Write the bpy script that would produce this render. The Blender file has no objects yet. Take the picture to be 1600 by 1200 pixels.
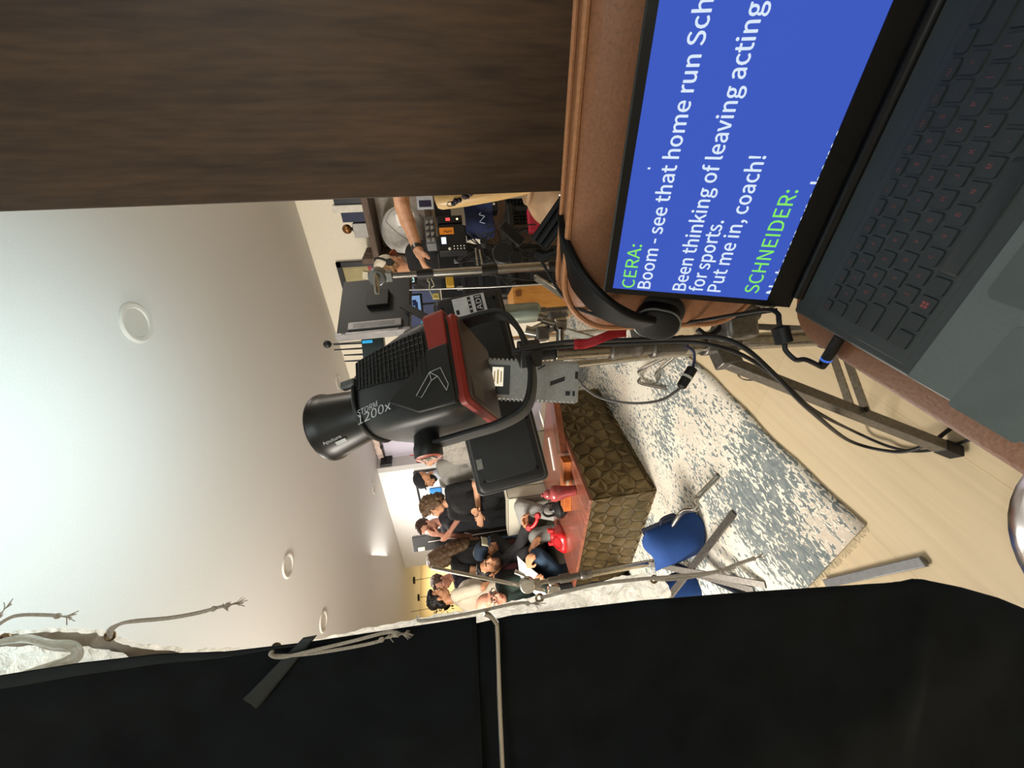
import bpy, bmesh, math, random
from mathutils import Vector, Matrix, Euler, noise
random.seed(7)
S = bpy.context.scene
COL = S.collection
V = Vector

# ------------------------------------------------------------------ camera
FPX = 600.0                                   # focal length in pixels of the 1600 px wide frame
CAM = V((0, 0, 1.18))
YAW, PITCH, ROLL = (math.radians(a) for a in (36.95137, 7.79820, -6.00685))
FWD = V((math.cos(YAW)*math.cos(PITCH), math.sin(YAW)*math.cos(PITCH), -math.sin(PITCH)))
_r = V((math.sin(YAW), -math.cos(YAW), 0)); _u = _r.cross(FWD)
RGT = math.cos(ROLL)*_r + math.sin(ROLL)*_u    # the room's right and up as the tilted phone saw them
UPV = -math.sin(ROLL)*_r + math.cos(ROLL)*_u
cam_data = bpy.data.cameras.new('camera')
cam_data.sensor_fit = 'HORIZONTAL'; cam_data.sensor_width = 36.0
cam_data.lens = FPX/1600*36.0
cam_data.clip_start = 0.01; cam_data.clip_end = 60
cam = bpy.data.objects.new('camera', cam_data); COL.objects.link(cam)
rot = Matrix((-UPV, RGT, -FWD)).transposed()  # the phone was held on its side
cam.matrix_world = Matrix.Translation(CAM) @ rot.to_4x4()
S.camera = cam

# ------------------------------------------------------------------ world, lights, exposure
S.view_settings.view_transform = 'Standard'
S.view_settings.look = 'None'
S.view_settings.gamma = 1.0
S.view_settings.use_curve_mapping = False
S.view_settings.exposure = 0.0
w = bpy.data.worlds.new('world'); S.world = w; w.use_nodes = True
w.node_tree.nodes['Background'].inputs[0].default_value = (0.75, 0.85, 0.9, 1)
w.node_tree.nodes['Background'].inputs[1].default_value = 0.02

def aim(o, d, roll_axis='Y'):
    o.rotation_euler = V(d).to_track_quat('-Z', roll_axis).to_euler()
def area(name, loc, d, sx, sy, power, color, spread=180):
    L = bpy.data.lights.new(name, 'AREA'); L.shape = 'RECTANGLE'; L.size = sx; L.size_y = sy
    L.energy = power; L.color = color; L.spread = math.radians(spread)
    o = bpy.data.objects.new(name, L); COL.objects.link(o); o.location = loc; aim(o, d); return o
def spot(name, loc, d, power, color, ang, blend, r=0.05):
    L = bpy.data.lights.new(name, 'SPOT'); L.energy = power; L.color = color
    L.spot_size = math.radians(ang); L.spot_blend = blend; L.shadow_soft_size = r
    o = bpy.data.objects.new(name, L); COL.objects.link(o); o.location = loc; aim(o, d); return o
def point(name, loc, power, color, r=0.1):
    L = bpy.data.lights.new(name, 'POINT'); L.energy = power; L.color = color; L.shadow_soft_size = r
    o = bpy.data.objects.new(name, L); COL.objects.link(o); o.location = loc; return o
KEYL = area('key_light', (-0.35, 2.75, 2.05), (0.80, 0.02, -0.58), 1.0, 1.0, 120, (1.0, 0.94, 0.84), 150)
BOOKL = area('cloth_back_light', tuple(CAM+RGT*(-0.72)+FWD*1.25+V((0, 0, 0.0))), tuple(-FWD), 0.7, 1.5, 8.5, (1.0, 0.95, 0.86), 95)  # second lamp, added behind the white cloth to brighten it
BACKL = area('back_room_light', (3.0, 5.1, 2.42), (0.45, -0.25, -0.8), 0.9, 0.9, 44, (1.0, 0.96, 0.91))
KITL = area('kitchen_light', (4.6, 7.8, 2.3), (0, 0.25, -1), 1.2, 1.0, 45, (1.0, 0.84, 0.56))
ALCL = area('alcove_light', (4.35, 3.5, 2.3), (0.3, 0.2, -1), 0.3, 0.8, 7, (0.95, 0.9, 1.0))
AUXL = area('crew_side_fill', (2.6, -0.4, 2.42), (0.25, 0.45, -1), 0.7, 0.7, 22, (1.0, 0.92, 0.82))  # added fill that lifts the ambient on the crew side
FILL = area('foreground_fill', (-1.3, -0.9, 2.35), (0.6, 0.5, -0.7), 1.2, 1.2, 32, (0.84, 0.97, 1.0))  # added cool fill behind the camera, brightens the foreground

# ------------------------------------------------------------------ pixel helpers: a photo pixel at a real distance gives a real point
def ray(x, y): return RGT*((600-y)/FPX) - UPV*((x-800)/FPX) + FWD
def D(x, y, d): return CAM + ray(x, y)*d
def ZP(x, y, z): r = ray(x, y); return CAM + r*((z-CAM.z)/r.z)
def XP(x, y, a): r = ray(x, y); return CAM + r*(a/r.x)
def YP(x, y, a): r = ray(x, y); return CAM + r*(a/r.y)
def PL(x, y, p0, n): r = ray(x, y); return CAM + r*((V(p0)-CAM).dot(V(n))/r.dot(V(n)))

# ------------------------------------------------------------------ materials
def lin(h):
    h = h.lstrip('#'); out = []
    for i in (0, 2, 4):
        c = int(h[i:i+2], 16)/255
        out.append(c/12.92 if c <= 0.04045 else ((c+0.055)/1.055)**2.4)
    return (*out, 1.0)
_M = {}
def mat(name, color, rough=0.6, metal=0.0, var=0.12, scale=25.0, bump=0.0, spec=0.5, sheen=0.0, coat=0.0, stretch=(1, 1, 1), emit=None, estr=0.0, trans=0.0, detail=3.0):
    """principled surface whose colour wanders a little with a noise texture"""
    if name in _M: return _M[name]
    m = bpy.data.materials.new(name); m.use_nodes = True; nt = m.node_tree; N = nt.nodes; L = nt.links
    b = N['Principled BSDF']; col = lin(color) if isinstance(color, str) else color
    b.inputs['Roughness'].default_value = rough; b.inputs['Metallic'].default_value = metal
    b.inputs['Specular IOR Level'].default_value = spec
    if sheen: b.inputs['Sheen Weight'].default_value = sheen
    if coat: b.inputs['Coat Weight'].default_value = coat
    tc = N.new('ShaderNodeTexCoord'); mp = N.new('ShaderNodeMapping'); mp.inputs['Scale'].default_value = stretch
    L.new(tc.outputs['Object'], mp.inputs['Vector'])
    nz = N.new('ShaderNodeTexNoise'); nz.inputs['Scale'].default_value = scale; nz.inputs['Detail'].default_value = detail
    L.new(mp.outputs[0], nz.inputs['Vector'])
    rp = N.new('ShaderNodeValToRGB'); L.new(nz.outputs['Fac'], rp.inputs['Fac'])
    rp.color_ramp.elements[0].position = 0.3; rp.color_ramp.elements[1].position = 0.7
    rp.color_ramp.elements[0].color = (*[c*(1-var) for c in col[:3]], 1)
    rp.color_ramp.elements[1].color = (*[min(1, c*(1+var)) for c in col[:3]], 1)
    L.new(rp.outputs[0], b.inputs['Base Color'])
    if bump:
        bp = N.new('ShaderNodeBump'); bp.inputs['Strength'].default_value = bump; bp.inputs['Distance'].default_value = 0.002
        L.new(nz.outputs['Fac'], bp.inputs['Height']); L.new(bp.outputs[0], b.inputs['Normal'])
    if emit:
        b.inputs['Emission Color'].default_value = lin(emit); b.inputs['Emission Strength'].default_value = estr
    if trans:
        b.inputs['Transmission Weight'].default_value = trans
    _M[name] = m; return m
def glow(name, color, strength):
    return mat(name, '101010', 0.4, emit=color, estr=strength, var=0.02)

def wood_mat(name, dark, light, scale=3.0, stretch=(1, 1, 12), rough=0.4, spec=0.5, bump=0.05, axis_noise=5.0):
    if name in _M: return _M[name]
    m = bpy.data.materials.new(name); m.use_nodes = True; nt = m.node_tree; N = nt.nodes; L = nt.links
    b = N['Principled BSDF']; b.inputs['Roughness'].default_value = rough; b.inputs['Specular IOR Level'].default_value = spec
    tc = N.new('ShaderNodeTexCoord'); mp = N.new('ShaderNodeMapping'); mp.inputs['Scale'].default_value = stretch
    L.new(tc.outputs['Object'], mp.inputs['Vector'])
    n1 = N.new('ShaderNodeTexNoise'); n1.inputs['Scale'].default_value = scale; n1.inputs['Detail'].default_value = 6; n1.inputs['Roughness'].default_value = 0.65
    n1.inputs['Distortion'].default_value = 0.6
    L.new(mp.outputs[0], n1.inputs['Vector'])
    n2 = N.new('ShaderNodeTexNoise'); n2.inputs['Scale'].default_value = scale*axis_noise; n2.inputs['Detail'].default_value = 8
    L.new(mp.outputs[0], n2.inputs['Vector'])
    mx = N.new('ShaderNodeMath'); mx.operation = 'MULTIPLY_ADD'; mx.inputs[1].default_value = 0.35
    L.new(n2.outputs['Fac'], mx.inputs[0]); 
    sc = N.new('ShaderNodeMath'); sc.operation = 'MULTIPLY'; sc.inputs[1].default_value = 0.7
    L.new(n1.outputs['Fac'], sc.inputs[0]); L.new(sc.outputs[0], mx.inputs[2])
    rp = N.new('ShaderNodeValToRGB'); L.new(mx.outputs[0], rp.inputs['Fac'])
    e = rp.color_ramp.elements; e[0].position = 0.35; e[0].color = lin(dark); e[1].position = 0.68; e[1].color = lin(light)
    L.new(rp.outputs[0], b.inputs['Base Color'])
    if bump:
        bp = N.new('ShaderNodeBump'); bp.inputs['Strength'].default_value = bump; bp.inputs['Distance'].default_value = 0.002
        L.new(mx.outputs[0], bp.inputs['Height']); L.new(bp.outputs[0], b.inputs['Normal'])
    _M[name] = m; return m

# ------------------------------------------------------------------ mesh builder
def frame_from(d, up=(0, 0, 1)):
    d = V(d).normalized(); u = V(up)
    if abs(d.dot(u.normalized())) > 0.98: u = V((1, 0, 0)) if abs(d.x) < 0.9 else V((0, 1, 0))
    s = u.cross(d).normalized(); u = d.cross(s).normalized()
    return s, u, d                                 # side, up, along
def rrect(w, h, r, n=5):
    pts = []
    for cx, cy, a0 in ((w/2-r, h/2-r, 0), (-w/2+r, h/2-r, 90), (-w/2+r, -h/2+r, 180), (w/2-r, -h/2+r, 270)):
        for i in range(n+1):
            a = math.radians(a0+90*i/n); pts.append((cx+r*math.cos(a), cy+r*math.sin(a)))
    return pts
def catmull(pts, n=8):
    P = [V(p) for p in pts]
    if len(P) < 3: return P
    Q = [P[0]*2-P[1]] + P + [P[-1]*2-P[-2]]; out = []
    for i in range(1, len(Q)-2):
        for k in range(n):
            t = k/n; a, b, c, d = Q[i-1], Q[i], Q[i+1], Q[i+2]
            out.append(0.5*((2*b)+(c-a)*t+(2*a-5*b+4*c-d)*t*t+(3*b-a-3*c+d)*t**3))
    out.append(P[-1]); return out
_TS = bpy.data.scenes.new('workbench')            # meshes are worked out here, then the bench is removed
def evaluated(ob):
    vl = _TS.view_layers[0]; vl.update(); dg = vl.depsgraph
    return bpy.data.meshes.new_from_object(ob.evaluated_get(dg))
try:                                                   # the sans face that ships inside Blender, else its default
    FONT = bpy.data.fonts.load(bpy.utils.system_resource('DATAFILES', path='fonts')+'/Noto Sans CJK Regular.woff2')
except Exception:
    FONT = None
CAPH = [0.7]
class MB:
    def __init__(s): s.v = []; s.f = []; s.mi = []; s.m = 0
    def mtl(s, i): s.m = i; return s
    def add(s, vs, fs):
        o = len(s.v); s.v += [V(p) for p in vs]
        for f in fs: s.f.append(tuple(i+o for i in f)); s.mi.append(s.m)
        return s
    def box(s, c, size, R=None):
        c = V(c); hx, hy, hz = (a/2 for a in size)
        p = [V((x, y, z)) for x in (-hx, hx) for y in (-hy, hy) for z in (-hz, hz)]
        if R is not None: p = [R @ q for q in p]
        return s.add([c+q for q in p], [(0, 1, 3, 2), (4, 6, 7, 5), (0, 4, 5, 1), (2, 3, 7, 6), (0, 2, 6, 4), (1, 5, 7, 3)])
    def box2(s, a, b):
        a = V(a); b = V(b); return s.box((a+b)/2, [abs(b[i]-a[i]) for i in range(3)])
    def bar(s, p0, p1, wd, ht, up=(0, 0, 1)):
        p0 = V(p0); p1 = V(p1); sd, u, d = frame_from(p1-p0, up)
        R = Matrix((sd, u, d)).transposed()
        return s.box((p0+p1)/2, (wd, ht, (p1-p0).length), R)
    def tube(s, pts, r, n=10, cap=True, closed=False):
        P = [V(p) for p in pts]; m = len(P)
        if not isinstance(r, (list, tuple)): r = [r]*m
        vs = []; fs = []; side = None
        for i in range(m):
            if closed: d = (P[(i+1) % m]-P[i-1]).normalized()
            else: d = (P[min(i+1, m-1)]-P[max(i-1, 0)]).normalized()
            if side is None: side, u, _ = frame_from(d)
            else:
                side = side - d*side.dot(d)
                if side.length < 1e-6: side, u, _ = frame_from(d)
                side.normalize(); u = d.cross(side)
            for k in range(n):
                a = 2*math.pi*k/n; vs.append(P[i]+(side*math.cos(a)+u*math.sin(a))*r[i])
        for i in range(m if closed else m-1):
            j = (i+1) % m
            for k in range(n):
                fs.append((i*n+k, i*n+(k+1) % n, j*n+(k+1) % n, j*n+k))
        if cap and not closed:
            fs.append(tuple(range(n))[::-1]); fs.append(tuple(range((m-1)*n, m*n)))
        return s.add(vs, fs)
    def cap(s, p0, r0, p1, r1, n=12, k=4):
        """capsule that tapers from r0 to r1"""
        p0 = V(p0); p1 = V(p1); d = p1-p0; L = d.length
        d = d/L if L > 1e-6 else V((0, 0, 1)); P = []; R = []
        for i in range(k+1):
            a = math.pi/2*i/k; P.append(p0-d*r0*math.cos(a)); R.append(max(r0*math.sin(a), r0*0.03))
        for i in range(k+1):
            a = math.pi/2*i/k; P.append(p1+d*r1*math.sin(a)); R.append(max(r1*math.cos(a), r1*0.03))
        return s.tube(P, R, n)
    def lathe(s, prof, base, axis=(0, 0, 1), n=24, cap=True):
        sd, u, d = frame_from(axis); base = V(base); vs = []; fs = []; m = len(prof)
        for r, h in prof:
            for k in range(n):
                a = 2*math.pi*k/n; vs.append(base+d*h+(sd*math.cos(a)+u*math.sin(a))*max(r, 1e-4))
        for i in range(m-1):
            for k in range(n): fs.append((i*n+k, i*n+(k+1) % n, (i+1)*n+(k+1) % n, (i+1)*n+k))
        if cap: fs.append(tuple(range(n))[::-1]); fs.append(tuple(range((m-1)*n, m*n)))
        return s.add(vs, fs)
    def ell(s, c, rad, R=None, n=16, k=10):
        c = V(c); vs = []; fs = []
        if not isinstance(rad, (list, tuple)): rad = (rad,)*3
        for i in range(k+1):
            t = math.pi*(i+0.02)/(k+0.04)
            for j in range(n):
                a = 2*math.pi*j/n
                p = V((rad[0]*math.sin(t)*math.cos(a), rad[1]*math.sin(t)*math.sin(a), rad[2]*math.cos(t)))
                vs.append(c+(R @ p if R is not None else p))
        for i in range(k):
            for j in range(n): fs.append((i*n+j, (i+1)*n+j, (i+1)*n+(j+1) % n, i*n+(j+1) % n))
        fs.append(tuple(range(n))); fs.append(tuple(range(k*n, (k+1)*n))[::-1])
        return s.add(vs, fs)
    def loft(s, rings, cap=True, closed_ring=True):
        n = len(rings[0]); vs = [p for r in rings for p in r]; fs = []
        for i in range(len(rings)-1):
            for k in range(n if closed_ring else n-1):
                fs.append((i*n+k, i*n+(k+1) % n, (i+1)*n+(k+1) % n, (i+1)*n+k))
        if cap and closed_ring: fs.append(tuple(range(n))[::-1]); fs.append(tuple(range((len(rings)-1)*n, len(rings)*n)))
        return s.add(vs, fs)
    def prism(s, pts, o, ax, ay, depth):
        """flat outline in the ax/ay plane at o, thickened along ax x ay"""
        o = V(o); ax = V(ax); ay = V(ay); nn = ax.cross(ay).normalized()
        a = [o+ax*p[0]+ay*p[1] for p in pts]; b = [p+nn*depth for p in a]; n = len(pts)
        return s.add(a+b, [tuple(range(n))[::-1], tuple(range(n, 2*n))]+[(i, (i+1) % n, n+(i+1) % n, n+i) for i in range(n)])
    def sheet(s, fn, nu, nv):
        vs = [fn(i/nu, j/nv) for i in range(nu+1) for j in range(nv+1)]
        return s.add(vs, [(i*(nv+1)+j, (i+1)*(nv+1)+j, (i+1)*(nv+1)+j+1, i*(nv+1)+j+1) for i in range(nu) for j in range(nv)])
    def text(s, txt, o, ax, ay, size, width=None, bold=0.0, depth=0.0004, align='LEFT'):
        """lettering: ax reads, ay is up; size is the cap height; width squeezes the line to a length"""
        cu = bpy.data.curves.new('t', 'FONT'); cu.body = txt; cu.size = 1.0
        if FONT: cu.font = FONT
        cu.resolution_u = 3
        ob = bpy.data.objects.new('t', cu); _TS.collection.objects.link(ob)
        me = evaluated(ob)
        co = [v.co.copy() for v in me.vertices]; fs = [tuple(p.vertices) for p in me.polygons]
        bpy.data.objects.remove(ob); bpy.data.meshes.remove(me)
        if not co: return s
        k = size/CAPH[0]; x0 = min(c.x for c in co); x1 = max(c.x for c in co)
        kx = k if width is None else width/(x1-x0)
        sh = 0 if align == 'LEFT' else -(x1-x0)/2 if align == 'CENTER' else -(x1-x0)
        o = V(o); ax = V(ax).normalized(); ay = V(ay).normalized(); nn = ax.cross(ay)
        for i, (bx_, by_) in enumerate(((0, 0), (1, .4), (-1, -.4), (.4, -1), (-.4, 1)) if bold else ((0, 0),)):   # heavier strokes: the same glyphs a hair apart
            s.add([o+ax*((c.x-x0+sh)*kx+bx_*bold*size)+ay*(c.y+by_*bold*CAPH[0])*k+nn*(depth+i*2e-5) for c in co], fs)
        return s
    def mesh(s, name='m'):
        me = bpy.data.meshes.new(name); me.from_pydata([tuple(p) for p in s.v], [], s.f)
        me.polygons.foreach_set('material_index', s.mi); me.update(); return me
    def build(s, name, mats, parent=None, smooth=40, bevel=0.0, seg=2, fix=True):
        me = s.mesh(name)
        return link_mesh(name, me, mats, parent, smooth, bevel, seg, fix)
def _cap_height():
    cu = bpy.data.curves.new('t', 'FONT'); cu.body = 'H'; cu.size = 1.0
    if FONT: cu.font = FONT
    ob = bpy.data.objects.new('t', cu); _TS.collection.objects.link(ob); me = evaluated(ob); h = max(v.co.y for v in me.vertices)
    bpy.data.objects.remove(ob); bpy.data.meshes.remove(me); return h
CAPH[0] = _cap_height()
def wloc(o):
    p = V((0, 0, 0))
    while o is not None: p += V(o.location); o = o.parent
    return p
def link_mesh(name, me, mats, parent=None, smooth=40, bevel=0.0, seg=2, fix=True):
    if fix:
        bm = bmesh.new(); bm.from_mesh(me); bmesh.ops.recalc_face_normals(bm, faces=bm.faces); bm.to_mesh(me); bm.free()
    if parent is not None:
        me.transform(Matrix.Translation(-wloc(parent)))
        base = V((0, 0, 0))
    else:
        n = len(me.vertices); lo = [min(v.co[i] for v in me.vertices) for i in range(3)]; hi = [max(v.co[i] for v in me.vertices) for i in range(3)]
        base = V(((lo[0]+hi[0])/2, (lo[1]+hi[1])/2, lo[2])); me.transform(Matrix.Translation(-base))
    for m in (mats if isinstance(mats, (list, tuple)) else [mats]): me.materials.append(m)
    if smooth:
        me.polygons.foreach_set('use_smooth', [True]*len(me.polygons)); me.set_sharp_from_angle(angle=math.radians(smooth))
    o = bpy.data.objects.new(name, me); COL.objects.link(o)
    o.location = base
    if parent is not None: o.parent = parent
    if bevel:
        b = o.modifiers.new('bevel', 'BEVEL'); b.width = bevel; b.segments = seg; b.limit_method = 'ANGLE'; b.angle_limit = math.radians(40)
    return o
def tag(o, label, cat, group=None):
    o['label'] = label; o['category'] = cat
    if group: o['group'] = group
    return o
def thing(name, label, cat, loc, group=None):
    o = bpy.data.objects.new(name, None); COL.objects.link(o); o.empty_display_size = 0.05
    o.location = loc; return tag(o, label, cat, group)
def struct(o): o['kind'] = 'structure'; return o
def stuff(o): o['kind'] = 'stuff'; return o
def remesh(mb, voxel, it=6, name='body'):
    """one continuous skin over overlapping closed shapes"""
    me = mb.mesh('tmp'); ob = bpy.data.objects.new('tmp', me); _TS.collection.objects.link(ob)
    r = ob.modifiers.new('r', 'REMESH'); r.mode = 'VOXEL'; r.voxel_size = voxel
    if it:
        sm = ob.modifiers.new('s', 'SMOOTH'); sm.iterations = it; sm.factor = 0.5
    out = evaluated(ob)
    bpy.data.objects.remove(ob); bpy.data.meshes.remove(me); out.name = name; out.materials.clear()
    return out
def ring(pts, c, a, b): return [V(c)+V(a)*p[0]+V(b)*p[1] for p in pts]
# ================================================================== the room
M_ceil = mat('ceiling_paint', 'd8d6d3', 0.9, scale=160, var=0.03, bump=0.12)
M_wall = mat('cream_wall_paint', 'e9e0cd', 0.9, scale=60, var=0.03, bump=0.05)
M_white = mat('white_wall_paint', 'f0ece6', 0.9, scale=60, var=0.02, bump=0.05)
M_yel = mat('kitchen_wall_paint', 'e6d3a4', 0.9, scale=60, var=0.03)
M_lav = mat('lavender_wall_paint', 'cfc8d6', 0.9, scale=50, var=0.03)
M_pier_shade = mat('shaded_pier_paint', 'b9b5b0', 0.9, scale=50, var=0.03)  # the pier face's shade is put into this grey

def floor_mat():
    m = bpy.data.materials.new('pale_maple_planks'); m.use_nodes = True; nt = m.node_tree; N = nt.nodes; L = nt.links
    b = N['Principled BSDF']; b.inputs['Roughness'].default_value = 0.42
    tc = N.new('ShaderNodeTexCoord')
    br = N.new('ShaderNodeTexBrick'); br.inputs['Scale'].default_value = 1.0
    br.inputs['Brick Width'].default_value = 3.4; br.inputs['Row Height'].default_value = 0.36
    br.inputs['Mortar Size'].default_value = 0.0012; br.inputs['Bias'].default_value = 0.0
    br.inputs['Color1'].default_value = lin('cfbd9e'); br.inputs['Color2'].default_value = lin('ccb998'); br.inputs['Mortar'].default_value = lin('bda985')
    L.new(tc.outputs['Object'], br.inputs['Vector'])
    mp = N.new('ShaderNodeMapping'); mp.inputs['Scale'].default_value = (0.8, 14, 1); L.new(tc.outputs['Object'], mp.inputs['Vector'])
    nz = N.new('ShaderNodeTexNoise'); nz.inputs['Scale'].default_value = 3.0; nz.inputs['Detail'].default_value = 8; nz.inputs['Distortion'].default_value = 0.4
    L.new(mp.outputs[0], nz.inputs['Vector'])
    rp = N.new('ShaderNodeValToRGB'); rp.color_ramp.elements[0].color = (0.80, 0.78, 0.74, 1); rp.color_ramp.elements[1].color = (1.06, 1.05, 1.04, 1)
    L.new(nz.outputs['Fac'], rp.inputs['Fac'])
    mx = N.new('ShaderNodeMix'); mx.data_type = 'RGBA'; mx.blend_type = 'MULTIPLY'; mx.inputs[0].default_value = 1.0
    L.new(br.outputs['Color'], mx.inputs[6]); L.new(rp.outputs[0], mx.inputs[7]); L.new(mx.outputs[2], b.inputs['Base Color'])
    return m
def rug_mat():
    m = bpy.data.materials.new('distressed_rug_weave'); m.use_nodes = True; nt = m.node_tree; N = nt.nodes; L = nt.links
    b = N['Principled BSDF']; b.inputs['Roughness'].default_value = 0.95; b.inputs['Specular IOR Level'].default_value = 0.1
    tc = N.new('ShaderNodeTexCoord')
    def noise_n(sc, st, det, dist=0.0, off=0):
        mp = N.new('ShaderNodeMapping'); mp.inputs['Scale'].default_value = st; mp.inputs['Location'].default_value = (off, off*0.7, 0)
        L.new(tc.outputs['Object'], mp.inputs['Vector'])
        n = N.new('ShaderNodeTexNoise'); n.inputs['Scale'].default_value = sc; n.inputs['Detail'].default_value = det; n.inputs['Distortion'].default_value = dist
        n.inputs['Roughness'].default_value = 0.55
        L.new(mp.outputs[0], n.inputs['Vector']); return n
    def ramp(src, p0, c0, p1, c1):
        r = N.new('ShaderNodeValToRGB'); e = r.color_ramp.elements
        e[0].position = p0; e[0].color = c0; e[1].position = p1; e[1].color = c1; L.new(src, r.inputs['Fac']); return r
    def mix(f, a, c):
        x = N.new('ShaderNodeMix'); x.data_type = 'RGBA'; L.new(f, x.inputs[0])
        for s_, v_ in ((6, a), (7, c)):
            if isinstance(v_, tuple): x.inputs[s_].default_value = v_
            else: L.new(v_, x.inputs[s_])
        return x.outputs[2]
    tint = noise_n(1.6, (1, 1, 1), 2, 0, 3)
    ground = ramp(tint.outputs['Fac'], 0.40, lin('e2dccf'), 0.62, lin('c9bcae'))
    big = noise_n(2.6, (0.8, 1.2, 1), 3, 0.3)
    fine = noise_n(50.0, (0.65, 1.35, 1), 2.5, 0.8)
    sm = N.new('ShaderNodeMath'); sm.operation = 'MULTIPLY_ADD'; sm.inputs[1].default_value = 0.85
    L.new(big.outputs['Fac'], sm.inputs[0]); L.new(fine.outputs['Fac'], sm.inputs[2])
    dark = ramp(sm.outputs[0], 0.945, (0, 0, 0, 1), 0.965, (1, 1, 1, 1))
    fine2 = noise_n(30.0, (0.7, 1.4, 1), 2, 0.5, 9)
    slate = ramp(fine2.outputs['Fac'], 0.3, lin('667074'), 0.7, lin('8b9190'))
    c1 = mix(dark.outputs[0], ground.outputs[0], slate.outputs[0])
    edge = ramp(sm.outputs[0], 0.89, (0, 0, 0, 1), 0.905, (1, 1, 1, 1))
    edge2 = ramp(sm.outputs[0], 0.925, (1, 1, 1, 1), 0.945, (0, 0, 0, 1))
    ml = N.new('ShaderNodeMath'); ml.operation = 'MULTIPLY'; L.new(edge.outputs[0], ml.inputs[0]); L.new(edge2.outputs[0], ml.inputs[1])
    c2 = mix(ml.outputs[0], c1, lin('eee8d8'))
    L.new(c2, b.inputs['Base Color'])
    bp = N.new('ShaderNodeBump'); bp.inputs['Strength'].default_value = 0.5; bp.inputs['Distance'].default_value = 0.003
    L.new(fine2.outputs['Fac'], bp.inputs['Height']); L.new(bp.outputs[0], b.inputs['Normal'])
    return m
FX0, FX1, FY0, FY1, CH = -1.6, 7.0, -1.6, 8.75, 2.5
struct(MB().box2((FX0, FY0, -0.05), (FX1, FY1, 0)).build('floor', floor_mat(), smooth=0))
struct(MB().box2((FX0, FY0, CH), (FX1, FY1, CH+0.05)).build('ceiling', M_ceil, smooth=0))
struct(MB().box2((4.14, FY0, 0), (4.30, 3.05, CH)).build('wall_far', M_wall, smooth=0))
struct(MB().box2((4.27, 3.05, 0), (4.40, 4.36, CH)).build('wall_recess', M_lav, smooth=0))
mb = MB(); mb.prism([(4.08, 4.46), (3.945, 6.93), (4.10, 6.94), (4.235, 4.46)], (0, 0, 0), (1, 0, 0), (0, 1, 0), CH)
struct(mb.build('wall_back', M_white, smooth=0))
struct(MB().box2((4.08, 4.36, 0), (4.42, 4.46, CH)).build('wall_pier', M_pier_shade, smooth=0))
struct(MB().box2((FX0, FY1, 0), (FX1, FY1+0.1, CH)).build('wall_kitchen', M_yel, smooth=0))
struct(MB().box2((FX0-0.1, FY0, 0), (FX0, FY1, CH)).build('wall_left', M_wall, smooth=0))
struct(MB().box2((FX0, FY0-0.1, 0), (FX1, FY0, CH)).build('wall_near', M_wall, smooth=0))
struct(MB().box2((FX1, FY0, 0), (FX1+0.1, FY1, CH)).build('wall_end', M_wall, smooth=0))
struct(MB().box2((0.93, FY0, 0), (1.03, -0.70, CH)).build('wall_door', M_wall, smooth=0))
# dark wood door standing open at the right hand
M_door = wood_mat('dark_walnut_door', '2a1f18', '54402f', scale=2.2, stretch=(5, 5, 0.55), rough=0.5, spec=0.35, bump=0.08, axis_noise=9)
dr = struct(MB().box2((0.90, -0.66, 0.012), (0.938, 0.163, 2.06)).build('door_1', M_door, smooth=0, bevel=0.002))
M_chr = mat('chrome', 'c9c9c9', 0.16, 1.0, scale=40, var=0.05)
M_steel = mat('brushed_steel', 'a9a6a0', 0.32, 1.0, scale=50, var=0.1)
mb = MB(); mb.lathe([(0.026, 0), (0.026, 0.006), (0.012, 0.008), (0.012, 0.045)], (0.90, -0.60, 1.0), (-1, 0, 0)); mb.tube([(0.858, -0.60, 1.0), (0.855, -0.55, 1.0), (0.858, -0.47, 1.0)], 0.009)
mb.build('door_handle', M_steel, dr)
# rug
mb = MB(); RX0, RX1, RY0, RY1 = 0.489, 3.75, 1.054, 3.30
def rugf(u, v):
    x = RX0+(RX1-RX0)*u; y = RY0+(RY1-RY0)*v
    if v == 0: y += 0.006*math.sin(x*9)+0.004*math.sin(x*23)
    return (x, y, 0.011+0.001*math.sin(x*13+y*7))
mb.sheet(rugf, 60, 40)
n0 = len(mb.v)
rug = mb.build('rug', rug_mat(), smooth=60)
so = rug.modifiers.new('thick', 'SOLIDIFY'); so.thickness = 0.010; so.offset = -1
tag(rug, 'cream and slate distressed area rug on the pale wood floor', 'rug')
mb = MB()
for i in range(260):
    y = RY0+0.004+(RY1-RY0-0.01)*i/259; L_ = 0.010+0.012*random.random()
    mb.tube([(RX0+0.003, y, 0.006), (RX0-L_*0.6, y+random.uniform(-.004, .004), 0.004), (RX0-L_, y+random.uniform(-.006, .006), 0.002)], 0.0012, 4)
stuff(mb.build('fringe', mat('rug_fringe', 'e9dfc8', 0.95), rug))

# ceiling downlights
M_trim = mat('downlight_trim', 'cdc9c1', 0.6, var=0.02); M_lens = mat('downlight_lens', 'c9c5bd', 0.6, var=0.03)
def downlight(x, y, label, proto=[None]):
    if proto[0] is None:
        t = thing('ceiling_downlight', label, 'ceiling light', (x, y, CH), 'ceiling downlights')
        mb = MB(); mb.lathe([(0.060, -0.0015), (0.064, -0.007), (0.078, -0.009), (0.086, -0.004), (0.087, 0.0)], (x, y, CH), n=40, cap=False); mb.build('trim', M_trim, t)
        mb = MB(); mb.lathe([(0.061, -0.0012), (0.03, -0.0008), (0.001, -0.0008)], (x, y, CH), n=40, cap=False); mb.build('lens', M_lens, t)
        proto[0] = t; return t
    t = proto[0].copy(); COL.objects.link(t); t.location = (x, y, CH); t['label'] = label
    for ch in proto[0].children:
        c = ch.copy(); COL.objects.link(c); c.parent = t
    return t
downlight(1.71, 0.755, 'round white recessed ceiling light, largest and nearest to the dark door')
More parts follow.
